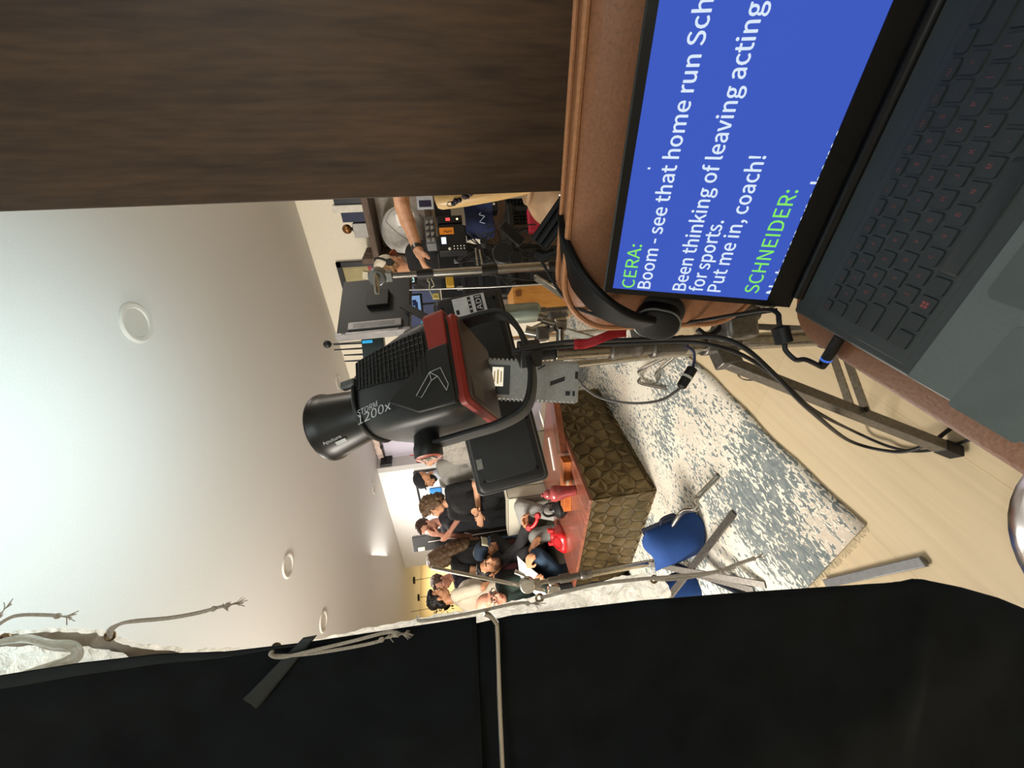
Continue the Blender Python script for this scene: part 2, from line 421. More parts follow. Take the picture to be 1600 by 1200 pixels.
downlight(1.66, 2.63, 'round white recessed ceiling light, second nearest along the row by the black flag')
downlight(1.64, 3.49, 'round white recessed ceiling light, just above the taped edge of the black flag')
downlight(3.70, 4.32, 'small far recessed ceiling light beside the white back wall')
downlight(3.72, 2.52, 'small recessed ceiling light by the cream wall right of the lamp reflector')

# recess: curtain rod, curtain, red sign
mb = MB(); M_blk = mat('black_powder_coat', '121214', 0.5, spec=0.4, var=0.2)
t = thing('curtain_rod', 'dark curtain rod with wall bracket across the lavender recess', 'curtain rod', (4.2, 4.0, 2.37))
mb.tube([(4.20, 3.06, 2.385), (4.20, 4.33, 2.385)], 0.010); mb.build('rod', M_blk, t)
mb = MB(); mb.box2((4.10, 4.315, 2.29), (4.27, 4.36, 2.45)); mb.build('bracket', M_blk, t, bevel=0.003)
mb = MB(); mb.lathe([(0.013, 0), (0.022, 0.02), (0.022, 0.05), (0.012, 0.07)], (4.20, 4.02, 2.385), (0, 1, 0)); mb.build('ring', M_blk, t)
mb = MB(); mb.sheet(lambda u, v: (4.235+0.012*math.sin(v*60), 3.06+1.24*v, 2.49-0.09*u), 2, 90)
o = mb.build('valance', mat('pink_valance_cloth', 'dcc4b6', 0.9), None); tag(o, 'narrow pale pink valance above the curtain rod', 'curtain')
o.modifiers.new('t', 'SOLIDIFY').thickness = 0.004
t = thing('wall_sign', 'red sign with a white letter in the lavender recess', 'sign', (4.26, 4.2, 1.9))
mb = MB(); c1 = XP(644, 727, 4.262); c2 = XP(668, 708, 4.262)
mb.box2((4.255, c2.y, c2.z), (4.269, c1.y, c1.z)); mb.build('panel', mat('red_sign_vinyl', 'd3202a', 0.5), t, bevel=0.003)
mb = MB(); mb.text('W', (4.2545, c1.y-0.02, c2.z+0.03), (0, -1, 0), (0, 0, 1), 0.11, bold=0.02); mb.build('lettering', mat('white_sign_vinyl', 'f2f2f0', 0.5), t)

# kitchen beyond: pendants
M_dark = mat('dark_bronze', '1d1814', 0.4, 0.6)
def pendant(x, y, drop, label):
    t = thing('pendant_lamp', label, 'pendant lamp', (x, y, CH), 'kitchen pendants')
    MB().lathe([(0.001, 0), (0.065, 0), (0.065, -0.035), (0.01, -0.04)], (x, y, CH)).build('canopy', M_dark, t)
    MB().tube([(x, y, CH-0.03), (x, y, CH-drop)], 0.006, 8).build('cord', M_dark, t)
    MB().lathe([(0.02, 0), (0.05, -0.05), (0.12, -0.16), (0.115, -0.16), (0.045, -0.05), (0.015, -0.01)], (x, y, CH-drop), cap=False).build('shade', M_dark, t)
c = ZP(646, 907, CH); pendant(c.x, c.y, 0.85, 'dark pendant lamp on a long cord, nearer the white wall end')
c = ZP(653, 934, CH); pendant(c.x, c.y, 0.75, 'dark pendant lamp on a long cord above the cream shirt person')
c = D(692, 947, 7.2)
t = thing('hanging_plant', 'small dark hanging plant before the yellow kitchen wall', 'plant', (c.x, c.y, c.z))
mb = MB()
for i in range(60):
    a = V((random.gauss(0, 1), random.gauss(0, 1), random.gauss(0, 0.8))).normalized(); p = c+a*0.17*random.random()**.5
    sd, u, d_ = frame_from(a); mb.loft([[p-sd*.004, p+sd*.004], [p+a*.03-sd*.02, p+a*.03+sd*.02], [p+a*.07-sd*.003-u*.01, p+a*.07+sd*.003-u*.01]], closed_ring=False)
stuff(mb.build('foliage', mat('dark_leaf', '20261b', 0.6), t, fix=False))
MB().lathe([(0.03, -0.14), (0.075, -0.08), (0.085, -0.02), (0.07, -0.02)], c).build('pot', M_dark, t)
MB().tube([c+V((0, 0, -.03)), V((c.x, c.y, CH))], 0.004, 6).build('cord', M_dark, t)
# kitchen counter block behind the group
t = thing('kitchen_counter', 'brown kitchen counter with pale top before the yellow wall', 'counter', (3.2, 8.3, 0))
MB().box2((1.2, 8.1, 0), (5.0, 8.70, 0.88)).build('base', wood_mat('counter_wood', '5a3d26', '7a5636', stretch=(1, 1, 8)), t)
MB().box2((1.15, 8.05, 0.88), (5.05, 8.72, 0.92)).build('worktop', mat('pale_stone', 'cfc6b6', 0.3), t, bevel=0.004)
# ================================================================== foreground: stool, laptop, headphones
def leather(name, a, b, rough=0.45):
    m = mat(name, a, rough, scale=220, var=0.14, bump=0.25, spec=0.45); return m
M_lea = leather('brown_leather', '875a3e', None); M_pipe = leather('tan_leather_piping', 'a8744f', None)
M_thread = mat('thread', '3b2417', 0.8)
t = thing('counter_stool', 'brown leather counter stool that carries the open laptop', 'stool', (0.2, 0.0, 0))
def cushion(c, w, d, h, r, puff=0.0):
    mb = MB(); c = V(c); rings = []
    for k, (s, z) in enumerate(((0.94, -h/2), (0.985, -h/2+0.008), (1.0, -h/2+0.022), (1.0, h/2-0.014), (0.993, h/2-0.004), (0.97, h/2-0.0005), (0.6, h/2+puff*0.06), (0.2, h/2+puff*.1), (0.02, h/2+puff*.1))):
        rings.append([c+V((p[0]*s, p[1]*s, z)) for p in rrect(w, d, r, 6)])
    return mb.loft(rings)
cushion((0.195, 0.0, 0.655), 0.50, 0.550, 0.072, 0.06).build('seat', M_lea, t)
mb = MB(); mb.tube([V((0.195, 0, 0.6745))+V((p[0], p[1], 0)) for p in rrect(0.5005, 0.5505, 0.06, 6)], 0.0009, 6, closed=True)
for xx in (0.345, 0.215, 0.06):
    for k in range(5): mb.bar((xx+.006*k-.012, 0.2693, 0.688-.0009*k), (xx+.006*k-.0095, 0.2693, 0.688), .0014, .0012)
stuff(mb.build('stitching', M_thread, t))
# reclined, curved back: rounded panel facing the seat
def back_pt(y, z, off):                        # off: towards the sitter
    x = 0.60 + (z-0.7)*0.10 - 0.25*y*y
    return V((x-off, y-0.005, z))
mb = MB(); outline = rrect(0.665, 0.345, 0.085, 8); rings = []
for s, o_ in ((0.93, -0.032), (0.985, -0.026), (1.0, -0.012), (1.0, 0.010), (0.985, 0.024), (0.93, 0.036), (0.6, 0.045), (0.3, 0.0475), (0.03, 0.048)):
    rings.append([back_pt(p[0]*s, 0.816+p[1]*(1-(1-s)*1.6 if s > .9 else s*.9), o_) for p in outline])
mb.loft(rings); mb.build('backrest', M_lea, t)
mb = MB(); mb.tube([back_pt(p[0]*1.003, 0.816+p[1]*1.005, 0.020) for p in outline], 0.005, 8, closed=True); mb.tube([back_pt(p[0]*1.003, 0.816+p[1]*1.005, -0.022) for p in outline], 0.004, 8, closed=True)
mb.build('piping', M_pipe, t)
M_iron = mat('dark_iron', '26221f', 0.45, 0.8, var=0.2)
mb = MB()
for sy in (-0.12, 0.12): mb.tube([(0.40, sy, 0.625), (0.55, sy, 0.60), (0.64, sy, 0.64), (0.655, sy, 0.80)], 0.010)
mb.build('back_bracket', M_iron, t)
for sx in (0.02, 0.37):
    for sy in (-0.19, 0.19):
        MB().tube([(sx, sy, 0.63), (sx+(0.02 if sx > .2 else -.02), sy*1.1, 0.0)], [0.014, 0.012]).build('leg', M_iron, t)
mb = MB(); mb.tube([(0.38, -0.2, .25), (0.38, 0.2, .25), (0.01, 0.2, .25), (0.01, -.2, .25)], 0.009, closed=True); mb.build('footrest', M_iron, t)

# ---- laptop
t = thing('laptop', 'black laptop open on the brown leather stool, showing the script on its blue screen', 'laptop', (0.28, 0.053, 0.6935))
M_lt = mat('laptop_black_plastic', '33393a', 0.42, spec=0.5, scale=400, var=0.05)
M_palm = mat('laptop_palm_rest', '5c6463', 0.38, spec=0.6, scale=400, var=0.05)
M_key = mat('laptop_key', '2a3031', 0.5, var=0.05); M_leg = mat('red_key_legend', '8c4a47', 0.5, emit='8c2c2a', estr=0.03); M_gap = mat('laptop_bezel', '08080a', 0.3, spec=0.3)
LY0, LY1, LX0, LX1, LZ0, LZ1 = -0.128, 0.236, 0.15, 0.412, 0.694, 0.716      # Y, X, Z limits of the base
mb = MB(); mb.box2((LX0, LY0, LZ0), (LX1, LY1, LZ1)); base = mb.build('base', M_lt, t, bevel=0.004, seg=3)
mb = MB(); mb.box2((LX0+0.001, LY0+.002, LZ1-0.002), (0.253, LY1-.002, LZ1+0.0016)); mb.build('palm_rest', M_palm, base, bevel=0.0012)
mb = MB(); mb.prism([(p[0], p[1]) for p in rrect(0.062, 0.104, 0.008)], (0.211, 0.088, LZ1+0.0012), (1, 0, 0), (0, 1, 0), 0.0012); tp = mb.build('trackpad', mat('trackpad_grey', '4e5655', .42, spec=.5), base)
mb = MB(); mb.prism(rrect(0.055, 0.085, 0.004), (0.183, 0.195, LZ1+0.0016), (1, 0, 0), (0, 1, 0), 0.0004); mb.build('sticker', mat('palm_sticker', '565e5d', 0.35), base)
KP = 0.019
rows = [ # x, first key centre y, list of (label, width in pitches)
 (0.3695, 0.204, [('esc', .8)]+[('F%d' % i, 1) for i in range(1, 13)]+[('', 1)]*2+[('', 1)]*3),
 (0.354, 0.204, [('~', 1)]+[(c, 1) for c in '1234567890-=']+[('', 2)]+[('', 1)]*3),
 (0.3345, 0.204, [('', 1.5)]+[(c, 1) for c in 'QWERTYUIOP[]']+[('\\', 1.5)]+[('', 1)]*3),
 (0.315, 0.204, [('', 1.75)]+[(c, 1) for c in "ASDFGHJKL;'"]+[('', 2.25)]+[('', 1)]*3),
 (0.296, 0.204, [('', 2.25)]+[(c, 1) for c in 'ZXCVBNM,./']+[('', 2.75)]+[('', 1)]*2),
 (0.2765, 0.204, [('', 1.1), ('', 1), ('#', 1), ('', 1), ('', 5.2), ('', 1), ('', 1), ('', 1), ('', 1)]+[('', 1)]*4)]
mbase = MB(); mbase.box2((0.262, LY0+.010, LZ1-0.001), (0.383, LY1-.010, LZ1+0.0006))
deck = mbase.build('keyboard', M_lt, t, bevel=0.001)
for x, y0, ks in rows:
    y = y0+KP/2; kh = 0.0165 if x < .36 else 0.0105
    for lab, wd in ks:
        cy = y-KP*wd/2; kw = KP*wd-0.0028
        if cy < LY0+0.012: break
        mb = MB(); mb.prism(rrect(kh-.001, kw, 0.0018, 3), (x-.0003, cy-.0003, LZ1+0.0004), (1, 0, 0), (0, 1, 0), 0.0004).mtl(1)
        mb.m = 0
        a = [V((x+p[0], cy+p[1], LZ1+0.0008)) for p in rrect(kh, kw, 0.0022, 3)]; b_ = [V((x+p[0]*.93, cy+p[1]*.95, LZ1+0.0028)) for p in rrect(kh, kw, 0.0022, 3)]
        mb.loft([a, b_])
        mb.m = 1
        if lab == '#':
            for i in (-1, 1):
                for j in (-1, 1): mb.box((x+i*.0017, cy+j*.0017, LZ1+.0030), (.0027, .0027, .0003))
        elif lab: mb.text(lab, (x-0.002, cy+(0.001 if len(lab) < 2 else .004), LZ1+0.0029), (0, -1, 0), (1, 0, 0), 0.0040 if len(lab) < 2 else .0025)
        mb.build('key', [M_key, M_leg], deck)
        y -= KP*wd
mb = MB(); mb.tube([(LX1+0.002, LY1-0.02, LZ1-0.001), (LX1+0.002, LY0+0.02, LZ1-0.001)], 0.0085, 12); mb.build('hinge', M_gap, t)
# lid, reclined
TILT = math.radians(21.9); H0 = V((0.418, 0, 0.716)); lu = V((math.sin(TILT), 0, math.cos(TILT))); ln = V((-math.cos(TILT), 0, math.sin(TILT))); ly = V((0, 1, 0))
def LID(y, s, o=0): return V((H0.x, y, H0.z))+lu*s+ln*o
def lidbox(y0, y1, s0, s1, o0, o1, mb):
    c = LID((y0+y1)/2, (s0+s1)/2, (o0+o1)/2); R = Matrix((ly, lu, ln)).transposed()
    return mb.box(c, (abs(y1-y0), abs(s1-s0), abs(o1-o0)), R)
lidp = lidbox(-0.128, 0.234, 0.0, 0.2555, -0.009, -0.001, MB()).build('lid', M_lt, t, bevel=0.003)
SY0, SY1, SS0, SS1 = -0.119, 0.225, 0.033, 0.2425
mb = MB()
lidbox(-0.126, 0.2325, 0.002, SS0, -0.0015, 0.0014, mb); lidbox(-0.126, 0.2325, SS1, 0.2535, -0.0015, 0.0014, mb)
lidbox(SY1, 0.2325, SS0, SS1, -0.0015, 0.0014, mb); lidbox(-0.126, SY0, SS0, SS1, -0.0015, 0.0014, mb)
mb.build('bezel', M_gap, lidp)
def screen_mat():
    m = bpy.data.materials.new('blue_screen'); m.use_nodes = True; nt = m.node_tree; N = nt.nodes; L = nt.links
    b = N['Principled BSDF']; b.inputs['Base Color'].default_value = (0.004, 0.004, 0.005, 1); b.inputs['Roughness'].default_value = 0.5; b.inputs['Specular IOR Level'].default_value = 0.08
    lw = N.new('ShaderNodeLayerWeight'); lw.inputs['Blend'].default_value = 0.35      # an LCD dims when seen at a slant
    rp = N.new('ShaderNodeValToRGB'); e = rp.color_ramp.elements
    e[0].position = 0.08; e[0].color = lin('3c59bf'); e[1].position = 0.42; e[1].color = lin('283a92'); L.new(lw.outputs['Facing'], rp.inputs['Fac'])
    L.new(rp.outputs[0], b.inputs['Emission Color']); b.inputs['Emission Strength'].default_value = 1.0
    return m
scr = lidbox(SY0, SY1, SS0-0.012, SS1, -0.0012, 0.0002, MB()).build('screen', screen_mat(), lidp, smooth=0)
M_txw = glow('screen_white_text', 'dcecff', 0.95); M_txg = glow('screen_green_text', '86f060', 0.95)
def scr_st(x, y):
    p = PL(x, y, H0, ln); return p.y, (p-V((H0.x, p.y, H0.z))).dot(lu)
texts = []
lines = [('CERA:', (990, 450), (981, 381), 0), ('Boom - see that home run Sch', (1015, 451), (1113, -2), 1), ('Been thinking of leaving acting', (1070, 454), (1203, 2), 1),
         ('for sports.', (1097, 455), (1129, 345), 1), ('Put me in, coach!', (1125, 456), (1199, 244), 1), ('SCHNEIDER:', (1183, 458), (1243, 297), 0), ('Not even one home', (1211, 459), (1305, 200), 1)]
caps = 0.0172
for txt, a, b_, m_ in lines:
    y0, s0 = scr_st(*a); y1, s1 = scr_st(*b_)
    if txt.startswith('Not'): s0 = 0.0205
    mt = MB(); mt.text(txt, LID(min(y0, .2225), s0, 0.0003), -ly, lu, caps, width=y0-y1, bold=0.02 if m_ else 0.008, depth=0.0003); mt.build('text_line', M_txw if m_ else M_txg, scr, smooth=0, fix=False)
mt = MB(); mt.box(LID(*scr_st(1014, 263), 0.0005), (.002, .003, .0003), Matrix((ly, lu, ln)).transposed())
mt.build('text_cursor', M_txw, scr, smooth=0, fix=False)
# charger lead plugged into the laptop's side
t = thing('charger_cable', 'black charger cable with ferrite and blue-ringed plug in the laptop side', 'cable', (0.37, 0.26, 0.70))
pz = 0.703; pp = ZP(1302, 512, pz)
M_rub = mat('black_rubber', '0e0e10', 0.55, spec=0.4)
p0 = V((0.345, 0.238, 0.704)); p1 = p0+V((0.006, 0.052, -0.006))
mb = MB(); mb.tube([p0, p0.lerp(p1, .75), p1], [0.0065, 0.0065, 0.005]); mb.build('plug', M_rub, t)
mb = MB(); mb.tube([p0.lerp(p1, .70), p0.lerp(p1, .76)], 0.0068, 12); mb.build('plug_ring', glow('blue_ring', '4a86ff', 0.6), t)
lead = [p1, D(1259, 562, .50), D(1243, 562, .51), D(1228, 548, .515)]
fer0, fer1 = D(1226, 538, .515), D(1218, 510, .515)
mb = MB(); mb.tube(catmull(lead+[fer0], 8), 0.0032, 8); mb.tube(catmull([fer1, D(1217, 500, .515), D(1215, 490, .52), D(1200, 484, .54), D(1160, 490, .60), D(1100, 500, .66), D(1050, 508, .72)], 8), 0.0032, 8); mb.build('lead', M_rub, t)
mb = MB(); mb.tube([fer0, fer0.lerp(fer1, .08), fer0.lerp(fer1, .92), fer1], [.005, .0105, .0105, .005], 14); mb.build('ferrite', M_rub, t)

# ---- headphones slung over the corner of the backrest
t = thing('headphones', 'black over-ear headphones draped over the leather backrest corner', 'headphones', tuple(D(960, 440, .62)))
M_hp = mat('headphone_plastic', '08090a', 0.5, spec=0.22); M_pad = leather('headphone_pad', '17181a', None, 0.6)
cp = [D(897, 300, .66), D(884, 330, .655), D(880, 362, .64), D(886, 400, .625), D(906, 440, .615), D(940, 477, .61), D(975, 497, .615), D(1010, 505, .63)]
cc = catmull(cp, 8); mb = MB(); mo = MB(); vs = []
wd = [0.024+0.008*math.sin(math.pi*min(1, i/(len(cc)-1)*1.1)) for i in range(len(cc))]
cen = V((0.75, 0.05, 0.80))
rings = []
for i, p in enumerate(cc):
    d = (cc[min(i+1, len(cc)-1)]-cc[max(i-1, 0)]).normalized(); nrm = (p-cen); nrm = (nrm-d*nrm.dot(d)).normalized(); sd = d.cross(nrm)
    rings.append([p+sd*q[0]+nrm*q[1] for q in rrect(2*wd[i], 0.014, 0.0065, 3)])
mb.loft(rings); mb.build('headband', M_hp, t)
def cup(c, axis, name):
    sd, u, d = frame_from(axis)
    mb = MB(); rr = []
    for s, h in ((.75, -.022), (.95, -.020), (1, -.012), (1, .004), (.9, .010)): rr.append([c+d*h+sd*q[0]*s+u*q[1]*s for q in rrect(.062, .076, .030, 8)])
    mb.loft(rr); o = mb.build(name, M_hp, t)
    mb = MB(); tr = [c+d*.016+sd*q[0]+u*q[1] for q in rrect(.054, .068, .026, 8)]
    mb.tube(tr, 0.0115, 10, closed=True); mb.build('ear_pad', M_pad, o)
    mb = MB(); mb.tube([c-d*.016+sd*q[0]*.98+u*q[1]*.98 for q in rrect(.062, .076, .030, 8)], .0022, 6, closed=True); mb.build('silver_rim', mat('dull_silver', '8b9092', .35, .7), o)
cup(D(1026, 497, .66), (RGT*0.75 - UPV*0.25 + FWD*0.6), 'ear_cup')
# far ear cup and its slotted slider, left of the band
c2 = D(842, 388, .70)
mb = MB(); s0, s1 = D(896, 305, .67), D(842, 382, .69); sd, u, d = frame_from(s1-s0, -FWD)
for k in (-1, 0, 1): mb.bar(s0+sd*.013*k, s1+sd*.013*k, .010, .012, -FWD)
mb.bar(s0-u*.004, s1-u*.004, .036, .008, -FWD); mb.build('slider', M_hp, t, bevel=.002)
mb = MB(); q0 = s0.lerp(s1, .18); mb.tube([q0-sd*.019-FWD*.009, q0-sd*.008-FWD*.011-d*.008, q0+sd*.012-FWD*.011-d*.003, q0+sd*.021-FWD*.009+d*.012], .0011, 6); mb.build('silver_inlay', M_chr, t)
mb = MB(); mb.tube([D(868, 395, .66), D(850, 402, .665), D(838, 396, .67)], [.008, .010, .009]); mb.build('yoke', M_hp, t)
mb = MB(); mb.tube(catmull([D(838, 395, .69), D(850, 415, .69), D(872, 452, .68), D(896, 478, .665), D(930, 492, .65), D(965, 503, .645), D(1000, 510, .65)], 8), .0028, 8); mb.build('lead', M_rub, t)
# ================================================================== the big lamp on its stand
M_body = mat('lamp_black_shell', '17191a', 0.45, spec=0.5, scale=300, var=0.08)
M_grill = mat('lamp_grille_black', '0a0b0b', 0.6, var=0.1)
M_red = mat('lamp_red_shell', '8e2a22', 0.5, scale=300, var=0.06)
M_lbl = mat('lamp_white_print', 'c9ccd0', 0.5)
AX = V((0.15, 0.40, 1.0)).normalized()                      # the beam
PV = V((-0.87, 0.47, 0)); PV = (PV-AX*PV.dot(AX)).normalized()   # yoke pivot, left in the picture
QV = PV.cross(AX).normalized()
if QV.dot(FWD) > 0: QV = -QV                                 # side towards the phone
BK = D(742, 582, .95)                                         # middle of the back plate
def LP(p, q, s): return BK+PV*p+QV*q+AX*s
lamp = thing('studio_lamp', 'black and red studio lamp head tilted up at the ceiling on a steel stand', 'studio lamp', tuple(BK))
secs = [(.000, .225, .205, .02), (.012, .245, .225, .03), (.05, .255, .235, .035), (.12, .248, .232, .04), (.20, .225, .215, .05), (.255, .195, .19, .07), (.285, .170, .168, .078), (.30, .15, .15, .07)]
mb = MB(); mb.loft([[LP(p[0], p[1], s) for p in rrect(a, b, r, 6)] for s, a, b, r in secs]); mb.build('body', M_body, lamp, smooth=35)
# back plate, brown, framed in red
mb = MB(); mb.loft([[LP(p[0], p[1], s) for p in rrect(a, b, .018, 4)] for s, a, b in ((.012, .235, .215), (-.004, .238, .218), (-.012, .225, .205))]); mb.build('rear_frame', M_red, lamp)
mb = MB(); mb.loft([[LP(p[0], p[1], s) for p in rrect(a, b, .012, 4)] for s, a, b in ((-.010, .212, .192), (-.017, .208, .188))]); bp_ = mb.build('back_plate', mat('lamp_back_plate', '4a3a33', 0.45, 0.2, scale=200), lamp)
mb = MB(); mb.box(LP(.075, .05, -.0178), (.05, .06, .001), Matrix((PV, QV, AX)).transposed()); mb.build('rating_label', mat('rating_label', '5d5048', 0.5), bp_)
# side facing the phone: grille of slots, raised wedge with the logo, red corner band
qn = 0.5
def side_q(s):
    for i in range(len(secs)-1):
        if secs[i][0] <= s <= secs[i+1][0]:
            k = (s-secs[i][0])/(secs[i+1][0]-secs[i][0]); return (secs[i][2]+(secs[i+1][2]-secs[i][2])*k)/2
    return secs[0][2]/2
def SD(p, s, o=0): return LP(p, side_q(max(s, .0))+o, s)
mb = MB(); g0, g1 = .07, .272
mb.sheet(lambda u, v: SD(-.085+.115*v*(1-.35*u), g0+(g1-g0)*u, .0015), 12, 8)
gr = mb.build('vent_grille', M_grill, lamp)
mb = MB(); nr, ncol = 17, 7
for i in range(nr+1):
    s = g0+(g1-g0)*i/nr; u = i/nr
    mb.tube([SD(-.085+.115*v*(1-.35*u), s, .0028) for v in (0, .5, 1)], .0016, 5)
for j in range(ncol+1):
    v = j/ncol; mb.tube([SD(-.085+.115*v*(1-.35*k/8), g0+(g1-g0)*k/8, .0024) for k in range(9)], .0011, 5)
mb.build('slats', M_body, gr)
mb = MB(); wl = [(-.03, .062), (.02, .110), (.058, .165), (.068, .17), (.112, .10), (.118, .012), (-.03, .012)]
mb.prism([(a, b) for a, b in wl], LP(0, .110, 0), PV, AX, .010 if PV.cross(AX).dot(QV) > 0 else -.010); wedge = mb.build('side_wedge', M_body, lamp, bevel=.003)
mb = MB(); rb = [(-.118, .012), (-.02, .012), (-.03, .060), (-.118, .066)]
mb.prism(rb, LP(0, .109, 0), PV, AX, .010 if PV.cross(AX).dot(QV) > 0 else -.010); mb.build('red_band', M_red, lamp, bevel=.003)
mb = MB(); mb.loft([[LP(-.118+.0, q, s) for q, s in ((-.10, .012), (.118, .012), (.118, .066), (-.10, .07))], [LP(-.129, q, s) for q, s in ((-.095, .014), (.112, .014), (.112, .062), (-.095, .064))]]); mb.build('red_corner', M_red, lamp, bevel=.002)
# outline logo: a folded peak drawn in thin silver lines
def lg(p, s): return LP(p, .1215, s)
mb = MB(); pk = [[(.030, .062), (.075, .100), (.083, .088), (.051, .060)], [(.030, .062), (.028, .035), (.073, .022), (.086, .028), (.046, .044)], [(.046, .044), (.051, .060)]]
for poly in pk: mb.tube([lg(*q) for q in poly]+([lg(*poly[0])] if len(poly) > 2 else []), .0008, 5)
mb.build('logo_outline', M_lbl, wedge)
rd, up_ = -AX, -PV                                            # the print reads down the lamp
mb = MB()
o1 = SD(.060, .272, .004); o2 = SD(.084, .268, .006); tl = (SD(.07, .26, .003)-SD(.07, .19, .003)).normalized()
mb.text('STORM', o1, -tl, -PV, .0145, width=.066, bold=.004); mb.text('1200x', o2, -tl, -PV, .0215, width=.105, bold=.004)
mb.build('model_lettering', M_lbl, lamp, smooth=0)
mb = MB(); mb.tube([LP(p[0], p[1], .284) for p in rrect(.180, .178, .08, 8)], .006, 8, closed=True); mb.build('front_ring', M_body, lamp)
mb = MB(); mb.box(LP(-.035, .088, .297), (.020, .02, .04), Matrix((PV, QV, AX)).transposed()); mb.build('mount_latch', mat('grey_latch', '6c6f70', .4, .6), lamp, bevel=.004)
# reflector: open cone
MC = LP(.012, 0, .300)
refl = MB(); refl.lathe([(.062, -.005), (.066, .01), (.074, .05), (.083, .10), (.088, .122), (.092, .127), (.092, .132), (.0885, .132), (.085, .122), (.07, .05), (.058, .004)], MC, AX, 40, cap=False)
M_ref = mat('reflector_black_gloss', '0b0c0c', 0.38, spec=0.6, var=0.1)
rf = refl.build('reflector', M_ref, lamp)
mb = MB(); mb.lathe([(.001, .004), (.05, .004), (.056, .006)], MC, AX, 24, cap=False); mb.build('led_source', glow('led_face', 'f4ffff', 30.0), lamp)
def RF(ang, h, o=.0012):
    r = .066+(.088-.066)*h/.122+o; e1 = -QV; return MC+AX*h+(QV*math.cos(ang)+PV*math.sin(ang))*r
aa = .95; mb = MB()
tx = (RF(aa, .095)-RF(aa, .045)).normalized(); ty = -(RF(aa+.05, .07)-RF(aa-.05, .07)).normalized()
mb.text('Aputure', RF(aa, .105), -tx, ty, .0085, width=.050, bold=.006); mb.box(RF(aa+.13, .065, .0012), (.028, .010, .0006), Matrix((tx, ty, tx.cross(ty))).transposed())
mb.build('brand_lettering', M_lbl, rf, smooth=0)
mb = MB(); mb.sheet(lambda u, v: MC+AX*(.128+.022*u)+(-QV*math.cos(-.5+.55*v)-PV*math.sin(-.5+.55*v))*(.094+.004*math.sin(5*u)), 4, 8)
o = mb.build('diffusion_scrap', mat('white_paper_scrap', 'e8e6e0', .8), None); tag(o, 'torn white scrap clipped behind the lamp reflector rim', 'paper'); o.modifiers.new('t', 'SOLIDIFY').thickness = .0012
# yoke
def yk(p, s, q=0): return LP(p, q, s)
yp = [yk(.148, .15), yk(.15, .05), yk(.15, -.04), yk(.13, -.105), yk(.07, -.135), yk(0, -.142), yk(-.07, -.135), yk(-.13, -.105), yk(-.15, -.04), yk(-.15, .05), yk(-.148, .15)]
yc = catmull(yp, 6); rings = []
for i, p in enumerate(yc):
    d = (yc[min(i+1, len(yc)-1)]-yc[max(i-1, 0)]).normalized(); nn = QV.cross(d).normalized()
    rings.append([p+QV*q[0]+nn*q[1] for q in rrect(.046, .013, .005, 3)])
mb = MB(); mb.loft(rings); mb.build('yoke', mat('yoke_dark_metal', '17191b', .55, .1), lamp)
for sg in (1, -1):
    c_ = yk(.150*sg, .15)
    mb = MB(); mb.lathe([(.030, -.03), (.032, -.005), (.034, .0), (.034, .022), (.031, .027)], c_, PV*sg, 28); kn = mb.build('pivot_knob', M_body, lamp)
    mb = MB(); mb.lathe([(.031, .0272), (.029, .0285), (.001, .0285)], c_, PV*sg, 28, cap=False); dk = mb.build('knob_cap', mat('knob_red_cap', 'a8523f', .35), kn)
    if sg == 1:
        f = c_+PV*.0289; mb = MB(); mb.prism([(-.017, -.012), (.017, -.012), (.019, .0), (.017, .012), (-.017, .012), (-.019, 0)], f, -AX, -QV.cross(AX)*0+AX.cross(PV), .0006); mb.build('emblem_field', mat('knob_dark_field', '332b28', .5), kn)
        mb = MB(); mb.text('N', f+PV*.001+AX*.013-AX.cross(PV)*.010, -AX, AX.cross(PV), .020, width=.026, bold=.01); mb.build('emblem_letter', mat('knob_emblem', 'c9b9a0', .4), kn)
YB = yk(0, -.142)
mb = MB(); sd, u, d = frame_from((0, 0, 1)); mb.box(YB-V((0, 0, .002)), (.05, .05, .055)); mb.tube([YB-V((0, 0, .02)), YB-V((0, 0, .065))], .019); mb.build('spigot_block', M_blk, lamp, bevel=.004)
# LED beam
spot('lamp_beam', tuple(MC+AX*.115), AX-V((.13, .20, 0)), 52, (0.68, 0.93, 1.0), 165, 1.0, 0.05)

# ---- the steel stand under it
PX, PY = 0.765, 0.535
M_al = mat('worn_steel', '96918a', 0.24, 1.0, scale=90, var=0.22, bump=.05)
M_als = mat('dull_cast_steel', '75716c', 0.4, 0.85, scale=120, var=0.2, bump=.1)
zt = YB.z-.05
stand = thing('lamp_stand', 'heavy steel combo stand with three legs that carries the studio lamp', 'light stand', (PX, PY, 0))
top = V((YB.x, YB.y, zt)); bot = V((PX, PY, 0.03))
def SP(z): k = (z-bot.z)/(top.z-bot.z); return bot.lerp(top, k)
MB().tube([SP(.03), SP(.62)], .0225, 20).build('base_tube', M_al, stand)
MB().tube([SP(.60), SP(.86)], .0205, 20).build('riser', M_als, stand)
mb = MB(); mb.lathe([(.022, 0), (.026, .004), (.026, .012), (.0235, .016), (.0235, .075), (.0265, .08), (.0265, .09), (.022, .094)], SP(.60), n=20); mb.build('collar', M_als, stand)
mb = MB(); mb.lathe([(.022, 0), (.0255, .004), (.0255, .012), (.0225, .016), (.0225, .065), (.0255, .07), (.0255, .08), (.021, .084)], SP(.72), n=20); mb.build('collar', M_als, stand)
mb = MB(); mb.tube([SP(.81), SP(.93)], .0215, 20); mb.tube([SP(.925), SP(.945)], .024, 20); mb.tube([SP(.945), SP(.985)], .0165, 18); mb.tube([SP(.985), SP(1.0)], .020, 18); mb.tube([SP(1.0), SP(zt+.01)], .014, 14); mb.build('receiver', M_al, stand, bevel=.001)
